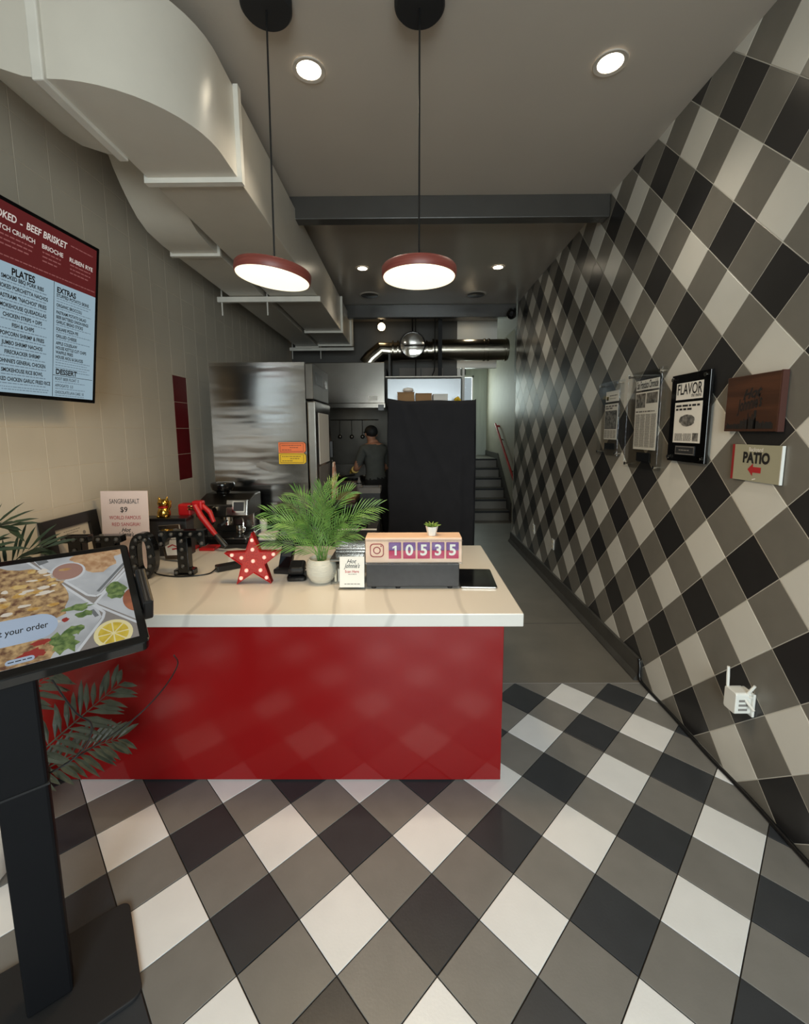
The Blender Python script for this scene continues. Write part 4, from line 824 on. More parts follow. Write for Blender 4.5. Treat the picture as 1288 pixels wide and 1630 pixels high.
tag(cl, 'black rubber bar mat folding over the rear edge of the worktop', 'mat')
# clutter on the back counter right of the machine
for x, y, h, r_, mat, lab in ((-1.215, 3.52, 0.12, 0.03, 'paper_white', 'white paper cup standing right of the espresso machine'), (-1.10, 3.55, 0.15, 0.022, 'black_plastic', 'slim black bottle in front of the fridge side')):
    t = thing('cup' if 'cup' in lab else 'bottle', (x, y, 0.86), lab, 'cup' if 'cup' in lab else 'bottle')
    MB().lathe([(r_ * 0.8, 0), (r_, h * 0.7), (r_ * (1 if 'cup' in lab else 0.5), h * 0.82), (r_ * (1.05 if 'cup' in lab else 0.4), h)], 20).build('body', mat, t, True)
    MB().lathe([(r_ * 1.08 if 'cup' in lab else r_ * 0.45, h), (r_ * 0.9 if 'cup' in lab else r_ * 0.45, h + 0.012)], 20).build('lid', 'white_plastic' if 'cup' in lab else 'black_gloss', t, True)
t = thing('towel_stack', (-1.12, 3.36, 0.86), 'folded white cloth on the dark counter left of the palm', 'cloth')
for k in range(2): MB().box(-0.07, 0.07, -0.06, 0.06, 0.03 * k, 0.03 * k + 0.028).build('fold', 'paper_white', t, bevel=0.012, seg=3)
t = thing('serving_tray', (-0.82, 3.36, 0.86), 'steel tray propped on the dark counter behind the palm', 'tray')
MB().box(-0.2, 0.2, -0.14, 0.14, 0.06, 0.072).build('top', 'steel', t, bevel=0.004)
for x in (-0.18, 0.18): MB().box(x - 0.01, x + 0.01, -0.12, 0.12, 0, 0.06).build('leg', 'black_plastic', t)

# ------------------------------------------------------------------ fridge
fg = thing('upright_fridge', (-1.25, 4.1, 0), 'tall stainless steel fridge with wavy reflective side and taped notes', 'fridge')
FXl, FXr, FY0, FY1 = -1.70, -0.882, 3.75, 4.46
n1, n2 = 22, 30; vs = []; fs = []
rr = random.Random(2)
for j in range(n2 + 1):
    for i in range(n1 + 1):
        x = FXl + (FXr - FXl) * i / n1; z = 0.12 + (2.27 - 0.12) * j / n2; e = math.sin(math.pi * i / n1) * math.sin(math.pi * j / n2)
        y = FY0 - e * (0.0032 * math.sin(7 * z + 1.4 * math.sin(4.5 * x)) + 0.002 * math.sin(15 * z + 3 * x))
        vs.append((x, y - 0.002, z))
for j in range(n2):
    for i in range(n1): a = j * (n1 + 1) + i; fs.append((a, a + 1, a + n1 + 2, a + n1 + 1))
MB().box(FXl, FXr, FY0 + 0.002, FY1, 0.12, 2.30).build('cabinet', 'steel', fg, world=True)
MB().add(vs, fs).build('side_sheet', 'steel_wavy', fg, True, world=True)
MB().box(FXl, FXr, FY0 - 0.004, FY0 + 0.003, 2.272, 2.30).build('top_trim', 'steel', fg, world=True)
MB().box(FXr, -0.815, FY0, FY1, 1.99, 2.29).build('grille_housing', 'steel_dark', fg, world=True, bevel=0.006)
MB().box(-0.816, -0.811, FY0 + 0.12, FY0 + 0.4, 2.13, 2.23).build('vent', 'black_plastic', fg, world=True); MB().box(-0.816, -0.809, FY1 - 0.2, FY1 - 0.08, 2.13, 2.2).build('control_display', 'black_gloss', fg, world=True)
dd = MB().box(FXr + 0.008, -0.80, FY0, FY1, 0.15, 1.975).build('door', 'steel', fg, world=True, bevel=0.012)
MB().box(-0.80, -0.765, FY1 - 0.1, FY1 - 0.06, 1.45, 1.62).build('door_handle', 'black_plastic', dd, world=True, bevel=0.006)
MB().box(-0.7995, -0.797, FY0 + 0.12, FY1 - 0.12, 1.42, 1.88).build('door_poster', 'paper_white', dd, world=True); MB().box(-0.7995, -0.7975, FY0 + 0.1, FY1 - 0.1, 0.95, 1.40).build('door_notice', 'ink_grey', dd, world=True)
for x in (FXl + 0.08, FXr - 0.08):
    for y in (FY0 + 0.08, FY1 - 0.08): MB().lathe([(0.03, 0), (0.03, 0.06), (0.02, 0.12)], 14, Tr((x, y, 0))).build('caster', 'black_plastic', fg, True, world=True)
for k, (mat, lab, z) in enumerate((('orange_note', 'orange ticket note taped to the fridge side', 1.578), ('yellow_note', 'yellow ticket note taped below the orange one on the fridge', 1.482))):
    t = thing('ticket_note', (-1.01, FY0 - 0.012, z), lab, 'note', group='tickets taped on the fridge')
    Tn2 = basis((0, 0, 0), (1, 0, 0), (0, 0, 1))
    MB().prism([(-0.118, -0.046), (0.10, -0.046), (0.118, -0.03), (0.118, 0.03), (0.10, 0.046), (-0.118, 0.046)], 0, 0.003, Tn2).build('card', mat, t)
    m = MB(); ring(m, rrect(-0.105, 0.1, -0.036, 0.036, 0.004), rrect(-0.102, 0.097, -0.033, 0.033, 0.003), Tn2, 0.0036); words(m, -0.09, 0.08, 0.018, 0.005, Tn2, 0.0036); words(m, -0.09, 0.0, -0.02, 0.005, Tn2, 0.0036); words(m, -0.02, 0.06, 0.0, 0.005, Tn2, 0.0036); m.build('print', 'wood_edge', t)
tw = thing('checked_towel', (-0.765, 4.3, 1.05), 'red and white checked towel hanging on the fridge door', 'towel')
vs = []; fs = []
for j in range(9):
    for i in range(13):
        u = i / 12; v = j / 8; wd = 0.05 + 0.11 * v; vs.append((0.012 + 0.016 * math.sin(u * 16) * (0.4 + v), -wd + 2 * wd * u, 0.36 * (1 - v)))
for j in range(8):
    for i in range(12): a = j * 13 + i; fs.append((a, a + 1, a + 14, a + 13))
o = MB().add(vs, fs).build('cloth', 'towel_check', tw, True); s_ = o.modifiers.new('thick', 'SOLIDIFY'); s_.thickness = 0.004
MB().tube([(0.012, -0.03, 0.36), (0.0, 0, 0.38), (0.012, 0.03, 0.36)], 0.004, 6).build('hook', 'steel', tw, True)

# ------------------------------------------------------------------ kitchen
hd = thing('extractor_hood', (-1.0, 6.6, 2.02), 'stainless steel extractor hood with warm lit lower edge over the cook line', 'hood')
MB().prism([(6.1, 2.10), (7.25, 2.10), (7.25, 2.655), (6.1, 2.655)], -1.75, -0.325, Matrix(((0, 0, 1, 0), (1, 0, 0, 0), (0, 1, 0, 0), (0, 0, 0, 1)))).build('canopy', 'steel_hood', hd, world=True, bevel=0.006)
MB().box(-1.75, -0.32, 6.09, 6.13, 2.035, 2.10).box(-0.36, -0.32, 6.13, 7.25, 2.035, 2.10).build('lip', 'steel_hood', hd, world=True, bevel=0.004)
MB().box(-1.2, -0.8, 6.25, 6.33, 2.085, 2.099).build('lamp_strip', 'hood_lamp', hd, world=True)
MB().box(-0.42, -0.34, 6.075, 6.09, 2.0, 2.08).build('switch_box', 'black_plastic', hd, world=True)
MB().box(-0.55, -0.43, 6.092, 6.099, 2.14, 2.2).build('rating_plate', 'duct_flange', hd, world=True)
bs = struct(MB().box(-1.95, -0.30, 7.30, 7.33, 0.0, 2.6).build('trim_3', 'steel_back'))
struct(MB().box(-0.30, -0.27, 6.75, 7.6, 0.0, 2.9).build('trim_4', 'kitchen_wall'))
rg = thing('cook_range', (-1.1, 7.0, 0), 'steel cook range with burners and pans against the kitchen back', 'stove')
MB().box(-1.7, -0.42, 6.72, 7.28, 0.1, 0.88).build('body', 'steel_dark', rg, world=True); MB().box(-1.72, -0.40, 6.68, 7.29, 0.88, 0.92).build('top', 'black_matte', rg, world=True, bevel=0.004)
MB().box(-1.7, -0.42, 7.24, 7.29, 0.92, 1.16).build('back_guard', 'steel_dark', rg, world=True)
for k in range(4): MB().lathe([(0.022, 0), (0.018, 0.03)], 14, Tr((-1.3 + 0.22 * k, 6.72, 0.80)) @ Rot(R(90), 'X')).build('knob', 'black_plastic', rg, True, world=True)
for k, x in enumerate((-1.05, -0.78, -0.55)):
    m = MB()
    for a in range(4): m.box(-0.12, 0.12, -0.008, 0.008, 0.92, 0.945, Tr((x, 6.98, 0)) @ Rot(R(45 * a), 'Z'))
    m.build('burner_grate', 'black_matte', rg, world=True)
for x in (-1.65, -0.47):
    for y in (6.78, 7.22): MB().box(x - 0.02, x + 0.02, y - 0.02, y + 0.02, 0, 0.1).build('leg', 'steel_dark', rg, world=True)
for x, y, r_, lab in ((-1.12, 6.92, 0.12, 'steel sauté pan on the range, nearest the fridge'), (-0.70, 6.96, 0.10, 'small steel pan on the range beside the cook')):
    t = thing('frying_pan', (x, y, 0.945), lab, 'pan', group='pans on the range')
    MB().lathe([(r_ * 0.8, 0), (r_, 0.05), (r_ * 0.97, 0.05), (r_ * 0.78, 0.006)], 24).build('bowl', 'steel', t, True); MB().tube([(r_, 0, 0.045), (r_ + 0.14, -0.02, 0.07)], 0.009, 8).build('handle', 'black_plastic', t, True)
pt = thing('prep_table', (-0.92, 5.35, 0), 'steel prep table with wooden board in the kitchen beyond the fridge', 'table')
MB().box(-1.25, -0.60, 4.75, 5.9, 0.86, 0.90).build('top', 'steel_dark', pt, world=True, bevel=0.004)
for x in (-1.22, -0.63):
    for y in (4.8, 5.85): MB().tube([(x, y, 0), (x, y, 0.86)], 0.02, 10).build('leg', 'steel_dark', pt, True, world=True)
MB().box(-1.2, -0.62, 4.8, 5.85, 0.3, 0.32).build('shelf', 'steel_dark', pt, world=True)
t = thing('cutting_board', (-0.74, 5.2, 0.90), 'thick wooden cutting board on the prep table', 'board'); MB().box(-0.12, 0.12, -0.3, 0.3, 0, 0.04).build('board', 'cardboard', t, bevel=0.005); MB().box(-0.125, 0.125, -0.302, -0.298, 0.005, 0.03).build('end_cap', 'wood_edge', t)
t = thing('food_crate', (-0.84, 5.72, 0.90), 'brown food crate at the far end of the prep table', 'crate')
MB().box(-0.15, 0.16, -0.12, 0.12, 0, 0.02).box(-0.15, 0.16, -0.12, -0.10, 0.02, 0.14).box(-0.15, 0.16, 0.10, 0.12, 0.02, 0.14).box(-0.15, -0.13, -0.1, 0.1, 0.02, 0.14).box(0.14, 0.16, -0.1, 0.1, 0.02, 0.14).build('shell', 'wood_edge', t)
MB().box(-0.13, 0.14, -0.10, 0.10, 0.02, 0.12).build('contents', 'scr_fried' if False else 'cardboard', t); MB().box(-0.16, 0.17, -0.13, -0.12, 0.12, 0.145).build('rim', 'steel', t)
t = thing('sauce_bottle', (-0.645, 5.56, 0.90), 'grey squeeze bottle at the edge of the prep table', 'bottle')
MB().lathe([(0.035, 0), (0.036, 0.14), (0.02, 0.17), (0.006, 0.22)], 18).build('body', 'ink_grey', t, True); MB().lathe([(0.037, 0.135), (0.037, 0.15)], 18).build('collar', 'black_plastic', t, True)
t = thing('trash_bin', (-0.45, 5.05, 0), 'narrow grey bin standing in the kitchen before the cook', 'bin')
MB().lathe([(0.13, 0.0), (0.165, 1.02)], 4, Rot(R(45), 'Z')).build('body', 'charcoal', t); m = MB(); ring(m, [(0.17 * math.cos(R(45 + 90 * k)), 0.17 * math.sin(R(45 + 90 * k))) for k in range(4)], [(0.135 * math.cos(R(45 + 90 * k)), 0.135 * math.sin(R(45 + 90 * k))) for k in range(4)], Tr((0, 0, 1.062)), 0); m.build('rim_top', 'ink_grey', t)
MB().lathe([(0.172, 1.0), (0.175, 1.06)], 4, Rot(R(45), 'Z'), cap=False).build('rim', 'ink_grey', t)
t = thing('counter_printer', (-0.42, 3.55, 0), 'dark receipt printer cabinet with pale front edge behind the palm', 'cabinet')
MB().box(-0.15, 0.16, -0.16, 0.14, 0, 0.93).build('body', 'charcoal', t, bevel=0.004); MB().box(-0.152, 0.162, -0.164, -0.15, 0.925, 0.935).build('front_edge', 'white_plastic', t); MB().box(-0.1, 0.0, 0.0, 0.1, 0.93, 0.94).build('paper_slot', 'black_plastic', t)
t = thing('steel_tumbler', (-0.37, 3.44, 0.931), 'short dark canister on the printer cabinet behind the clear box', 'canister')
MB().lathe([(0.034, 0), (0.036, 0.03), (0.036, 0.09)], 20).build('body', 'black_plastic', t, True); MB().lathe([(0.038, 0.09), (0.036, 0.1), (0.01, 0.102)], 20).build('lid', 'steel_dark', t, True)
ut = thing('utensil_rail', (-0.95, 7.29, 1.9), 'steel rail with hanging ladles on the kitchen back panel', 'rail')
MB().tube([(-0.35, -0.02, 0), (0.45, -0.02, 0)], 0.008, 8).build('bar', 'steel', ut, True)
for x in (-0.2, 0.0, 0.18): MB().tube([(x, -0.03, 0), (x, -0.03, -0.25)], 0.005, 6).sphere((x, -0.035, -0.28), 0.035, 10, 6, None, (1, 0.5, 1)).build('ladle', 'steel_dark', ut, True)

# spiral duct, elbow, convex mirror, pipe hanger
sd = thing('spiral_duct', (0.5, 7.15, 3.0), 'large round spiral metal duct crossing below the kitchen ceiling', 'duct')
yz = (7.15, 3.0)
MB().tube([(0.42, *yz), (1.60, *yz)], 0.165, 32).build('large_pipe', 'spiral_metal', sd, True, world=True)
MB().tube([(-0.28, 7.15, 2.98), (0.42, 7.15, 2.99)], 0.145, 28).build('small_pipe', 'spiral_metal', sd, True, world=True)
for x, r_ in ((0.40, 0.175), (0.44, 0.172), (1.22, 0.176), (1.29, 0.176), (1.57, 0.178), (-0.16, 0.152), (-0.10, 0.152), (-0.24, 0.152), (0.24, 0.152), (0.30, 0.152)): MB().tube([(x - 0.012, *yz), (x + 0.012, *yz)], r_, 32).build('seam_band', 'spiral_metal', sd, True, world=True)
MB().tube([(-0.28, 7.15, 2.98), (-0.42, 7.15, 2.99), (-0.58, 7.15, 2.86), (-0.66, 7.15, 2.76)], [0.145, 0.152, 0.155, 0.155], 28).build('elbow', 'spiral_metal', sd, False, world=True)
MB().lathe([(0.17, -0.06), (0.165, 0.0), (0.16, 0.03)], 28, Tr((-0.66, 7.15, 2.74))).build('drop_collar', 'spiral_metal', sd, True, world=True)
mi = thing('convex_mirror', (0.07, 6.86, 3.03), 'round dark-rimmed convex mirror in front of the spiral duct', 'mirror')
Tmi = Rot(R(90), 'X')
MB().lathe([(0.185, -0.01), (0.2, 0.0), (0.2, 0.012), (0.188, 0.02), (0.186, 0.012)], 40, Tmi, cap=False).build('rim', 'black_plastic', mi, True)
MB().lathe([(0.188, 0.008), (0.16, 0.0145), (0.12, 0.021), (0.07, 0.0262), (0.03, 0.0281), (0.002, 0.0285)], 40, Tmi).build('mirror_face', 'chrome', mi, True)
MB().tube([(0, 0.01, 0.0), (0, 0.10, 0.25), (0, 0.16, CZ - 3.03)], 0.012, 8).build('arm', 'black_plastic', mi, True)
for x, z1, lab in ((0.12, 2.6, 'black cable drop below the convex mirror'), (0.42, 2.55, 'black cable drop beside the pale shelf bin')):
    c = MB().cable([(x, 7.0 if x < 0.3 else 6.93, CZ), (x, 6.95, 2.78), (x - 0.03 if x > 0.3 else x, 6.93, z1 + 0.05), (x - 0.14 if x > 0.3 else x, 6.95, z1 - 0.15), (x - 0.2 if x > 0.3 else x, 6.97, 2.2)], 0.009, 8).build('hanging_cable', 'black_plastic', None, True); tag(c, lab, 'cable', 'cables hanging in the kitchen')
t = thing('support_pole', (0.50, 6.93, 0), 'dark vertical support pole between mirror and large round duct', 'pole'); MB().box(-0.03, 0.03, -0.03, 0.03, 0, CZ).build('shaft', 'black_matte', t); MB().box(-0.07, 0.07, -0.04, 0.04, CZ - 0.02, CZ).build('head_plate', 'black_matte', t)
t = thing('ceiling_fan_bracket', (1.2, 7.9, CZ), 'small dark bracket on the white panel above the round duct', 'bracket'); MB().box(-0.1, 0.1, -0.015, 0.015, -0.30, -0.27).box(-0.02, 0.02, -0.02, 0.02, -0.28, 0).build('arm', 'black_matte', t)

# wire shelf rack draped with black cloth
rk = thing('shelf_rack', (0.287, 5.70, 0), 'steel shelf rack standing behind the black cloth drape', 'shelf')
for x in (-0.53, 0.53):
    for y in (-0.27, 0.27): MB().tube([(x, y, 0), (x, y, 2.06)], 0.016, 10).build('upright', 'steel', rk, True)
for z in (0.25, 0.85, 1.45, 2.05):
    m = MB().box(-0.54, 0.54, -0.29, -0.27, z - 0.02, z).box(-0.54, 0.54, 0.27, 0.29, z - 0.02, z).box(-0.54, -0.52, -0.27, 0.27, z - 0.02, z).box(0.52, 0.54, -0.27, 0.27, z - 0.02, z)
    for k in range(9): m.box(-0.52 + 0.125 * k, -0.5 + 0.125 * k, -0.27, 0.27, z - 0.012, z - 0.004)
    m.build('shelf', 'steel', rk)
dp = thing('cloth_drape', (0.287, 5.38, 0.1), 'black cloth drape hung over the front of the shelf rack', 'curtain')
vs = []; fs = []; nu, nv = 56, 40
for j in range(nv + 1):
    for i in range(nu + 1):
        u, v = i / nu, j / nv
        sag = 0.03 * math.sin(math.pi * min(1, u / 0.9)) + 0.012 * math.sin(9 * u)
        z = (2.115 - 0.02 * u + 0.03 * u * u * 0) * 1 - (2.02) * v - sag * (1 - v) ** 3
        x = -0.545 + 1.09 * u + 0.006 * math.sin(20 * v)
        fold = 0.018 * math.sin(9 * u + 2.2 * v) * v + 0.02 * math.exp(-((u - 0.15 - 0.5 * v) / 0.05) ** 2) * (1 - v) + 0.012 * math.exp(-((u - 0.25 - 0.9 * v) / 0.04) ** 2) + 0.016 * math.exp(-((u - 0.83) / 0.03) ** 2) * (0.4 + 0.6 * v) + 0.01 * math.sin(23 * u) * (1 - v) ** 4
        vs.append((x, -fold, z - 0.1))
for j in range(nv):
    for i in range(nu): a = j * (nu + 1) + i; fs.append((a, a + nu + 1, a + nu + 2, a + 1))
o = MB().add(vs, fs).build('front_cloth', 'cloth_black', dp, True); s_ = o.modifiers.new('thick', 'SOLIDIFY'); s_.thickness = 0.004
vs = []; fs = []
for j in range(21):
    for i in range(7): u, v = i / 6, j / 20; vs.append((0.548 + 0.008 * math.sin(6 * u + 3 * v), 0.0 + 0.5 * u, 2.0 - 1.98 * v))
for j in range(20):
    for i in range(6): a = j * 7 + i; fs.append((a, a + 7, a + 8, a + 1))
o = MB().add(vs, fs).build('side_cloth', 'cloth_black', dp, True); s_ = o.modifiers.new('thick', 'SOLIDIFY'); s_.thickness = 0.004
for x, y, sx, h, mat, lab in ((-0.03 + 0.02, 5.60, 0.105, 0.14, 'cardboard', 'open cardboard box on the rack, nearest the hood'), (0.215, 5.60, 0.10, 0.125, 'cardboard', 'middle cardboard box on top of the rack'), (0.425, 5.60, 0.09, 0.115, 'paper_white', 'white carton with wire edge on top of the rack')):
    t = thing('storage_box', (x - 0.02, y, 2.05), lab, 'box', group='boxes on top of the shelf rack')
    MB().box(-sx, sx, -0.12, 0.12, 0, h).build('body', mat, t, bevel=0.003); MB().box(-sx - 0.003, sx + 0.003, -0.125, 0.0, h, h + 0.006).box(-sx - 0.003, sx + 0.003, 0.0, 0.125, h, h + 0.006).build('flap', mat, t)
    if 'open' in lab: MB().lathe([(0.02, h), (0.07, h + 0.03), (0.06, h + 0.06), (0.02, h + 0.07)], 14, Tr((0.03, 0, 0))).build('bag', 'paper_white', t, True)
t = thing('plastic_bin', (0.21, 5.86, 2.05), 'large pale plastic bin behind the boxes on the rack', 'bin')
MB().box(-0.50, 0.50, -0.08, 0.10, 0, 0.36).build('tub', 'cling_film', t, bevel=0.02); MB().box(-0.51, 0.51, -0.09, 0.11, 0.36, 0.375).build('lid', 'white_plastic', t, bevel=0.006); MB().box(-0.49, 0.49, 0.06, 0.09, 0.005, 0.35).build('contents', 'ink_grey', t)
t = thing('fruit_bunch', (0.63, 5.56, 2.052), 'yellow fruit bunch beside the white carton on the rack', 'fruit')
for k in range(4): MB().tube([(0.04 * math.cos(k) , 0.03 * math.sin(k), 0.02), (0.03 * math.cos(k + 1.2), 0.02 * math.sin(k * 1.3), 0.06), (0.0, 0.0, 0.09)], [0.014, 0.019, 0.006], 8).build('banana', 'yellow_note', t, True)
t = thing('wall_panel', (0.15, 7.58, 2.4), 'pale grey access panel on the kitchen wall below the round duct', 'panel'); MB().box(-0.3, 0.45, -0.02, 0.0, 0, 0.38).build('frame', 'ink_grey', t, bevel=0.003); MB().box(0.06, 0.08, -0.026, -0.02, 0.01, 0.37).build('joint', 'kitchen_wall', t)
t = thing('utility_light', (1.34, 10.85, 3.06), 'black floodlight high on the far corridor wall', 'lamp'); MB().box(-0.06, 0.06, -0.1, 0.0, 0, 0.14).build('housing', 'black_matte', t, bevel=0.01); MB().box(-0.05, 0.05, -0.105, -0.1, 0.02, 0.12).build('lens', 'charcoal', t)
t = thing('hanging_sign_plate', (1.85, 7.4, 2.45), 'dark bracket plate hanging at the right end of the round duct', 'bracket'); MB().prism([(-0.25, 0.12), (0.25, 0.0), (0.25, 1.0), (-0.25, 1.0)], -0.01, 0.01, Matrix(((0, 0, 1, 0), (-1, 0, 0, 0), (0, 1, 0, 0), (0, 0, 0, 1)))).build('plate', 'kitchen_wall', t); MB().box(-0.02, 0.1, -0.02, 0.02, 0.9, 0.94).build('fixing', 'black_matte', t)

# ------------------------------------------------------------------ the cook
def person(loc, rz):
    t = thing('person', loc, 'cook seen from behind in black cap, grey T-shirt and black trousers, bending over the range', 'person', rz)
    J = dict(pel=((0, 0, 0.98), .15), w=((0, .01, 1.10), .145), ch=((0, .05, 1.30), .165), ut=((0, .085, 1.43), .15), nk=((0, .11, 1.53), .062), n2=((0, .145, 1.58), .058), jw=((0, .165, 1.625), .075), hd=((0, .16, 1.69), .092), cr=((0, .15, 1.755), .07),
             ls=((-.16, .085, 1.44), .082), le=((-.25, .13, 1.17), .052), lw=((-.20, .36, 1.12), .038), rs=((.16, .085, 1.44), .082), re=((.26, .12, 1.18), .052), rw=((.16, .36, 1.10), .038),
             lh=((-.095, 0, .90), .105), lk=((-.13, .03, .50), .07), la=((-.14, -.02, .10), .05), lf=((-.15, .05, .045), .045), lt=((-.16, .16, .03), .03), rh=((.095, 0, .90), .105), rk=((.14, .02, .50), .07), ra=((.17, -.04, .10), .05), rf=((.18, .03, .045), .045), rt=((.19, .14, .03), .03))
    E_ = [('pel', 'w'), ('w', 'ch'), ('ch', 'ut'), ('ut', 'nk'), ('nk', 'n2'), ('n2', 'jw'), ('jw', 'hd'), ('hd', 'cr'), ('ut', 'ls'), ('ls', 'le'), ('le', 'lw'), ('ut', 'rs'), ('rs', 're'), ('re', 'rw'), ('pel', 'lh'), ('lh', 'lk'), ('lk', 'la'), ('la', 'lf'), ('lf', 'lt'), ('pel', 'rh'), ('rh', 'rk'), ('rk', 'ra'), ('ra', 'rf'), ('rf', 'rt')]
    ks = list(J); me = bpy.data.meshes.new('b'); me.from_pydata([J[k][0] for k in ks], [(ks.index(a), ks.index(b)) for a, b in E_], []); o = bpy.data.objects.new('b', me); col.objects.link(o)
    sk = o.modifiers.new('s', 'SKIN'); sk.use_smooth_shade = True
    for i, k in enumerate(ks): d = me.skin_vertices[0].data[i]; d.radius = (J[k][1], J[k][1] * (0.78 if k in ('pel', 'w', 'ch', 'ut') else 1)); d.use_root = (k == 'pel')
    su = o.modifiers.new('d', 'SUBSURF'); su.levels = 2; su.render_levels = 2
    dg = bpy.context.evaluated_depsgraph_get(); m2 = bpy.data.meshes.new_from_object(o.evaluated_get(dg)); bpy.data.objects.remove(o)
    m2.name = 'body'; m2.materials.clear()
    for k in ('shirt_grey', 'trouser_black', 'skin', 'black_matte'): m2.materials.append(MATS[k])
    for p in m2.polygons:
        c = p.center; p.use_smooth = True; arm = math.hypot(c.x, 0) > 0.17 and c.z < 1.28 and c.z > 1.0
        p.material_index = 3 if c.z < 0.09 else 1 if c.z < 1.03 and not (abs(c.x) > 0.2 and c.y > .1) else 2 if (c.z > 1.52 or (arm and c.y > 0.08)) else 0
    b = bpy.data.objects.new('body', m2); col.objects.link(b); b.parent = t
    MB().sphere((0, .155, 1.708), 0.108, 20, 10, None, (0.9, 1.04, 0.86)).build('cap', 'cap_black', t, True); MB().prism([(0.075 * math.cos(R(a)), 0.11 * math.sin(R(a))) for a in range(0, 181, 15)], 0, 0.008, Tr((0, .24, 1.70)) @ Rot(R(-8), 'X')).build('cap_brim', 'cap_black', t)
    for s_ in (-1, 1): MB().sphere((0.088 * s_, .155, 1.665), 0.024, 8, 6, None, (0.4, 0.8, 1.2)).build('ear', 'skin', t, True)
    MB().sphere((0, .262, 1.655), 0.014, 8, 6, None, (0.8, 1, 1.4)).build('nose', 'skin', t, True)
    for s_, wp, mat in ((-1, (-.20, .36, 1.12), 'glove_yellow'), (1, (.16, .36, 1.10), 'glove_yellow')):
        w_ = Vector(wp); d = Vector((0.1 * -s_, 1, -0.12)).normalized()
        g_ = MB().tube([w_ - d * 0.16 + Vector((-0.03 * -s_, 0, 0.01)), w_ - d * 0.05, w_, w_ + d * 0.04, w_ + d * 0.085], [0.055, 0.05, 0.044, 0.046, 0.04], 12)
        for k in range(4):
            q = w_ + d * 0.08 + Vector((0.022 * (k - 1.5), 0, 0)); L_ = (0.06, 0.072, 0.066, 0.05)[k]; g_.tube([q, q + d * L_ * 0.6 + Vector((0, 0, -0.01)), q + d * L_ * 0.8 + Vector((0, 0, -0.04))], [0.0105, 0.0095, 0.008], 7)
        q = w_ + d * 0.03 + Vector((0.04 * -s_, 0, 0)); g_.tube([q, q + d * 0.03 + Vector((0.02 * -s_, 0, -0.01)), q + d * 0.055 + Vector((0.012 * -s_, 0, -0.03))], [0.012, 0.011, 0.009], 7); g_.build('glove', mat, t, True)
person((-0.48, 6.30, 0), R(28))

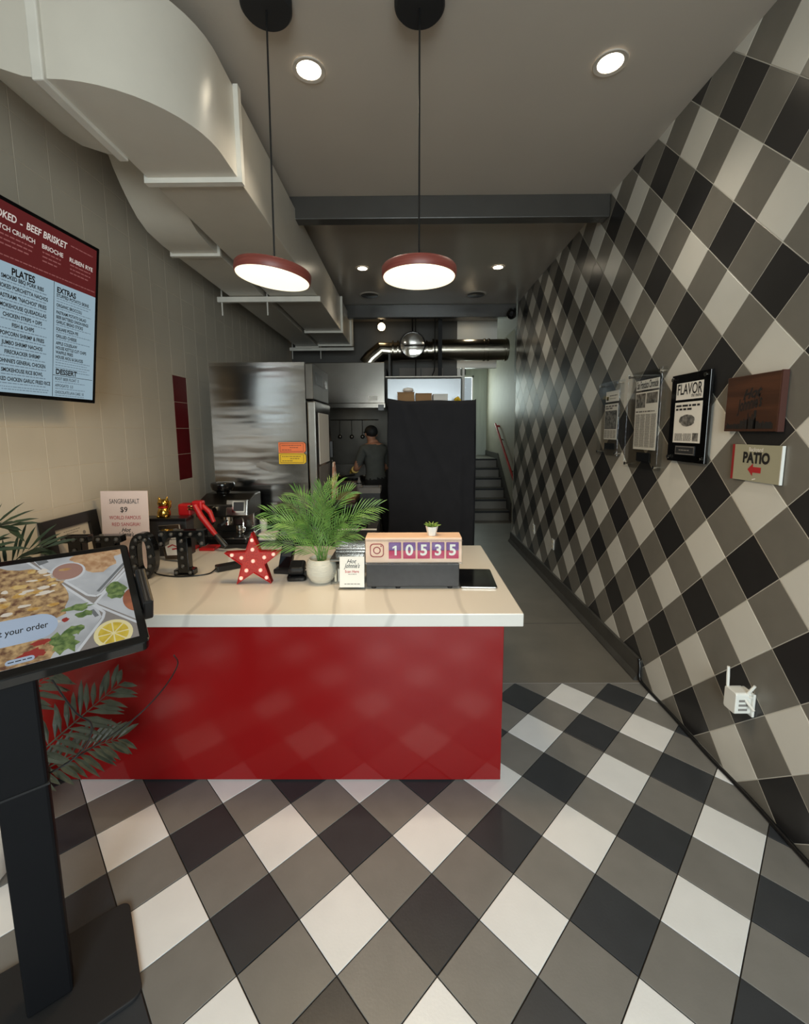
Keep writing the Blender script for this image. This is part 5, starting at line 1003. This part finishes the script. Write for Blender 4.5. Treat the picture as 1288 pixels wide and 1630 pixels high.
# ------------------------------------------------------------------ things on the right wall
def wallT(y, z, off=0.001): return basis((WX - off, y, z), (0, -1, 0), (0, 0, 1))     # local x towards the camera, z out of the wall
def plaque(y0, y1, z0, z1, label, mode):
    yc, zc = (y0 + y1) / 2, (z0 + z1) / 2; w, h = (y1 - y0) / 2, (z1 - z0) / 2; T = wallT(yc, zc)
    t = thing('article_plaque', (WX, yc, zc), label, 'plaque', group='framed newspaper articles')
    if mode == 'black': MB().box(-w, w, -h, h, 0.012, 0.03, T).build('backing', 'black_gloss', t, world=True, bevel=0.002)
    else: MB().box(-w, w, -h, h, 0.032, 0.038, T).build('acrylic_sheet', 'acrylic', t, world=True, bevel=0.002); MB().box(-w + 0.0, w, -h, h, 0.004, 0.008, T).build('back_sheet', 'acrylic', t, world=True)
    for sx in (-1, 1):
        for sy in (-1, 1): MB().lathe([(0.007, 0.0), (0.007, 0.036), (0.011, 0.038), (0.011, 0.044)], 12, T @ Tr((sx * (w - 0.025), sy * (h - 0.025), 0))).build('standoff', 'chrome', t, True, world=True)
    f = 0.0305 if mode == 'black' else 0.0095
    ink = Lines(); ph = Lines(); gr = MB()
    if mode == 'black':
        MB().box(-w * .70, w * .70, h * .42, h * .80, f - 0.001, f, T).build('title_card', 'paper_white', t, world=True); MB().box(-w * .72, w * .72, -h * .56, h * .36, f - 0.001, f, T).build('article', 'paper_white', t, world=True)
        put_text(ink, 'FLAVOR', 0.085, 0, h * .64, T, f + 0.001, w * 1.28, bold=0.012); put_text(ink, 'the menu', 0.03, w * .38, h * .50, T, f + 0.001, w * .5)
        hl = MB(); words(hl, -w * .65, w * .6, h * .28, 0.011, T, f + 0.001); words(hl, -w * .65, w * .2, h * .20, 0.011, T, f + 0.001); tag(hl.build('small_headline', 'ink_black', t, world=True), kind='stuff')
        poly(ph, blob(0, -h * .05, w * .42, h * .13, 20, .12, 3), T, f + 0.001); rect(ph, w * .34, w * .62, -h * .52, -h * .34, T, f + 0.001)
        for k in range(7): words(gr, -w * .62, -w * .18, -h * (.36 + .025 * k), 0.004, T, f + 0.001); words(gr, -w * .14, w * .28, -h * (.36 + .025 * k), 0.004, T, f + 0.001)
        MB().box(-w * .52, w * .52, -h * .84, -h * .63, f, f + 0.003, T).build('name_plate', 'charcoal', t, world=True); m = MB(); ring(m, rrect(-w * .5, w * .5, -h * .825, -h * .645, .002), rrect(-w * .48, w * .48, -h * .81, -h * .66, .002), T, f + 0.004); words(m, -w * .3, w * .3, -h * .73, 0.006, T, f + 0.004); m.build('plate_print', 'ink_grey', t, world=True)
    elif mode == 'tall':
        MB().box(-w * .66, w * .66, h * .62, h * .82, f, f + .002, T).build('masthead', 'paper_white', t, world=True); MB().box(-w * .66, w * .66, -h * .60, h * .58, f, f + .002, T).build('article', 'paper_white', t, world=True); f += .003
        put_text(ink, 'San Francisco Chronicle', 0.07, 0, h * .72, T, f, w * 1.22, bold=0.02)
        rect(ph, -w * .62, -w * .06, h * .26, h * .55, T, f); rect(ph, -w * .0, w * .62, h * .34, h * .55, T, f)
        words(gr, -w * .6, w * .5, h * .18, 0.009, T, f)
        for c in range(4):
            for k in range(34): words(gr, -w * .6 + c * w * .31, -w * .6 + c * w * .31 + w * .27, h * .12 - h * .02 * k, 0.004, T, f)
        MB().box(-w * .38, w * .38, -h * .84, -h * .66, f, f + .004, T).build('name_plate', 'black_plastic', t, world=True)
    else:
        MB().box(-w * .58, w * .62, h * .46, h * .74, f, f + .002, T).build('masthead', 'paper_white', t, world=True); MB().box(-w * .62, w * .58, -h * .56, h * .40, f, f + .002, T).build('article', 'paper_white', t, world=True); f += .003
        words(gr, -w * .2, w * .5, h * .62, 0.007, T, f); words(gr, -w * .2, w * .4, h * .54, 0.005, T, f); rect(ink, -w * .5, -w * .3, h * .5, h * .6, T, f)
        words(gr, -w * .55, w * .5, h * .34, 0.012, T, f); words(gr, -w * .55, w * .1, h * .28, 0.012, T, f); rect(ph, -w * .58, w * .54, -h * .28, h * .22, T, f)
        for c in range(4):
            for k in range(9): words(gr, -w * .57 + c * w * .28, -w * .57 + c * w * .28 + w * .24, -h * .32 - h * .024 * k, 0.004, T, f)
        MB().box(-w * .45, w * .45, -h * .82, -h * .66, f, f + .004, T).build('name_plate', 'black_plastic', t, world=True)
    ink.build('headline', 'ink_black', t, world=True)
    ph.build('photo', 'photo_dark', t, world=True)
    tag(gr.build('columns', 'ink_grey', t, world=True), kind='stuff')
plaque(3.245, 3.60, 1.515, 2.09, 'small clear acrylic plaque with newspaper clipping, farthest on the plaid wall', 'small')
plaque(2.72, 3.135, 1.452, 2.106, 'tall clear acrylic plaque with full newspaper page on the plaid wall', 'tall')
plaque(2.295, 2.625, 1.533, 2.03, 'black framed magazine page plaque headed FLAVOR on the plaid wall', 'black')
wp = thing('wooden_plaque', (WX, 2.015, 1.84), 'dark wooden plaque engraved with script name and skyline', 'plaque'); T = wallT(2.012, 1.837)
MB().box(-0.158, 0.152, -0.13, 0.128, 0.002, 0.03, T).build('block', 'wood_dark', wp, world=True, bevel=0.003)
MB().box(0.148, 0.156, -0.131, 0.129, 0.002, 0.0296, T).build('end_grain', 'wood_edge', wp, world=True)
m = Lines(); put_text(m, 'Hot', 0.062, 0.0, 0.042, T @ Rot(R(8), 'Z'), 0.0306, shear=0.5, bold=0.03); put_text(m, 'Johnnie\'s', 0.078, -0.012, -0.002, T @ Rot(R(9), 'Z'), 0.0306, 0.15, shear=0.45, bold=0.03)
sk_ = MB(); rr = random.Random(8); x = -0.148
while x < 0.125:
    w_ = rr.uniform(0.005, 0.013); h_ = 0.018 + 0.045 * math.exp(-((x - 0.0) / 0.05) ** 2) * rr.uniform(0.3, 1) + rr.uniform(0, 0.012)
    rect(sk_, x, x + w_, -0.118, -0.118 + h_, T, 0.0306); x += w_ + rr.uniform(0, 0.002)
rect(sk_, 0.022, 0.036, -0.118, -0.035, T, 0.0306); rect(sk_, -0.014, -0.009, -0.118, -0.045, T, 0.0306)
m.build('engraving', 'ink_black', wp, world=True); tag(sk_.build('skyline_engraving', 'ink_black', wp, world=True), kind='stuff')
pa = thing('patio_sign', (WX, 1.978, 1.56), 'grey-green patio arrow sign with red edge below the wooden plaque', 'sign'); T = wallT(1.978, 1.562)
MB().box(-0.128, 0.137, -0.084, 0.084, 0.002, 0.014, T).build('board', 'patio_board', pa, world=True, bevel=0.001)
MB().box(-0.142, -0.128, -0.084, 0.084, 0.002, 0.014, T).build('red_edge', 'patio_red', pa, world=True); MB().box(0.137, 0.141, -0.084, 0.084, 0.002, 0.0145, T).build('white_edge', 'white_plastic', pa, world=True)
m = MB(); put_text(m, 'PATIO', 0.066, 0.004, 0.022, T, 0.0148, 0.152, bold=0.05); m.build('lettering', 'ink_black', pa, world=True)
m = MB(); put_text(m, 'Backyard', 0.026, 0.0, 0.062, T, 0.0148, 0.08, bold=0.015); m.build('pale_lettering', 'paper_white', pa, world=True); m = MB(); poly(m, inseg((-0.008, -0.076), (0.012, -0.07), 0.005), T, 0.0148); m.build('pale_logo', 'paper_white', pa, world=True)
m = MB(); poly(m, [(-0.038, -0.03), (-0.008, 0.0), (-0.008, -0.017), (0.038, -0.017), (0.038, -0.043), (-0.008, -0.043), (-0.008, -0.06)][::-1], T, 0.0148); m.build('arrow', 'ink_red', pa, world=True)
ro = thing('wifi_extender', (WX, 1.90, 0.45), 'white plug-in wifi extender with four antennas low on the plaid wall', 'router'); T = wallT(1.90, 0.445)
MB().box(-0.03, 0.045, -0.058, 0.055, 0.0, 0.012, T).build('outlet_plate', 'white_plastic', ro, world=True, bevel=0.003)
MB().prism(rrect(-0.04, 0.035, -0.05, 0.055, 0.012), 0.012, 0.085, T).build('body', 'white_plastic', ro, world=True, bevel=0.004)
m = MB()
for k in range(3): m.box(0.0352, 0.037, -0.03 + 0.022 * k, -0.02 + 0.022 * k, 0.03, 0.07, T)
m.build('vent', 'ink_grey', ro, world=True)
for a_, b_ in (((-0.034, 0.055, 0.075), (-0.036, 0.15, 0.078)), ((0.03, 0.05, 0.03), (0.046, 0.10, 0.012)), ((0.0, 0.045, 0.045), (0.075, -0.005, 0.03)), ((-0.02, 0.05, 0.03), (0.045, 0.04, 0.02))): MB().tube([Vector(a_), Vector(a_).lerp(Vector(b_), .5), Vector(b_)], [0.0065, 0.007, 0.006], 8, T).build('antenna', 'white_plastic', ro, True, world=True)
for y, lab in ((5.40, 'white wall outlet farther along the plaid wall'), (4.66, 'white wall outlet nearer along the plaid wall, above the baseboard')):
    t = thing('wall_outlet', (WX, y, 0.46), lab, 'outlet', group='outlets on the plaid wall'); T = wallT(y, 0.46)
    MB().box(-0.036, 0.036, -0.058, 0.058, 0, 0.007, T).build('plate', 'white_plastic', t, world=True, bevel=0.002)
    for z in (-0.025, 0.025): MB().prism(disc(0, z, 0.017, n=16), 0.007, 0.01, T).build('socket', 'ink_pale', t, world=True)
sc_ = thing('security_camera', (1.5, 6.5, 3.33), 'small black security camera at the far end of the plaid wall', 'camera')
MB().lathe([(0.05, 0), (0.05, 0.05), (0.03, 0.06)], 18, Tr((0.02, 0.02, 0.08))).build('mount', 'black_plastic', sc_, True); MB().sphere((0, 0, 0.05), 0.07, 18, 12).build('dome', 'black_gloss', sc_, True); MB().lathe([(0.025, 0), (0.022, 0.05)], 14, Tr((-0.02, -0.06, 0.03)) @ Rot(R(70), 'X')).build('lens', 'charcoal', sc_, True)
cbl = MB().cable([(1.585, 2.80, 0.15), (1.583, 2.782, 0.10), (1.575, 2.76, 0.03), (1.577, 2.70, 0.012), (1.58, 2.4, 0.011), (1.574, 2.1, 0.011), (1.583, 1.8, 0.011), (1.577, 1.5, 0.011), (1.585, 1.2, 0.011), (1.58, 0.4, 0.011), (1.58, -1.5, 0.011)], 0.0105, 10).build('floor_cable', 'black_plastic', None, True)
tag(cbl, 'thick black cable running along the foot of the plaid wall', 'cable')
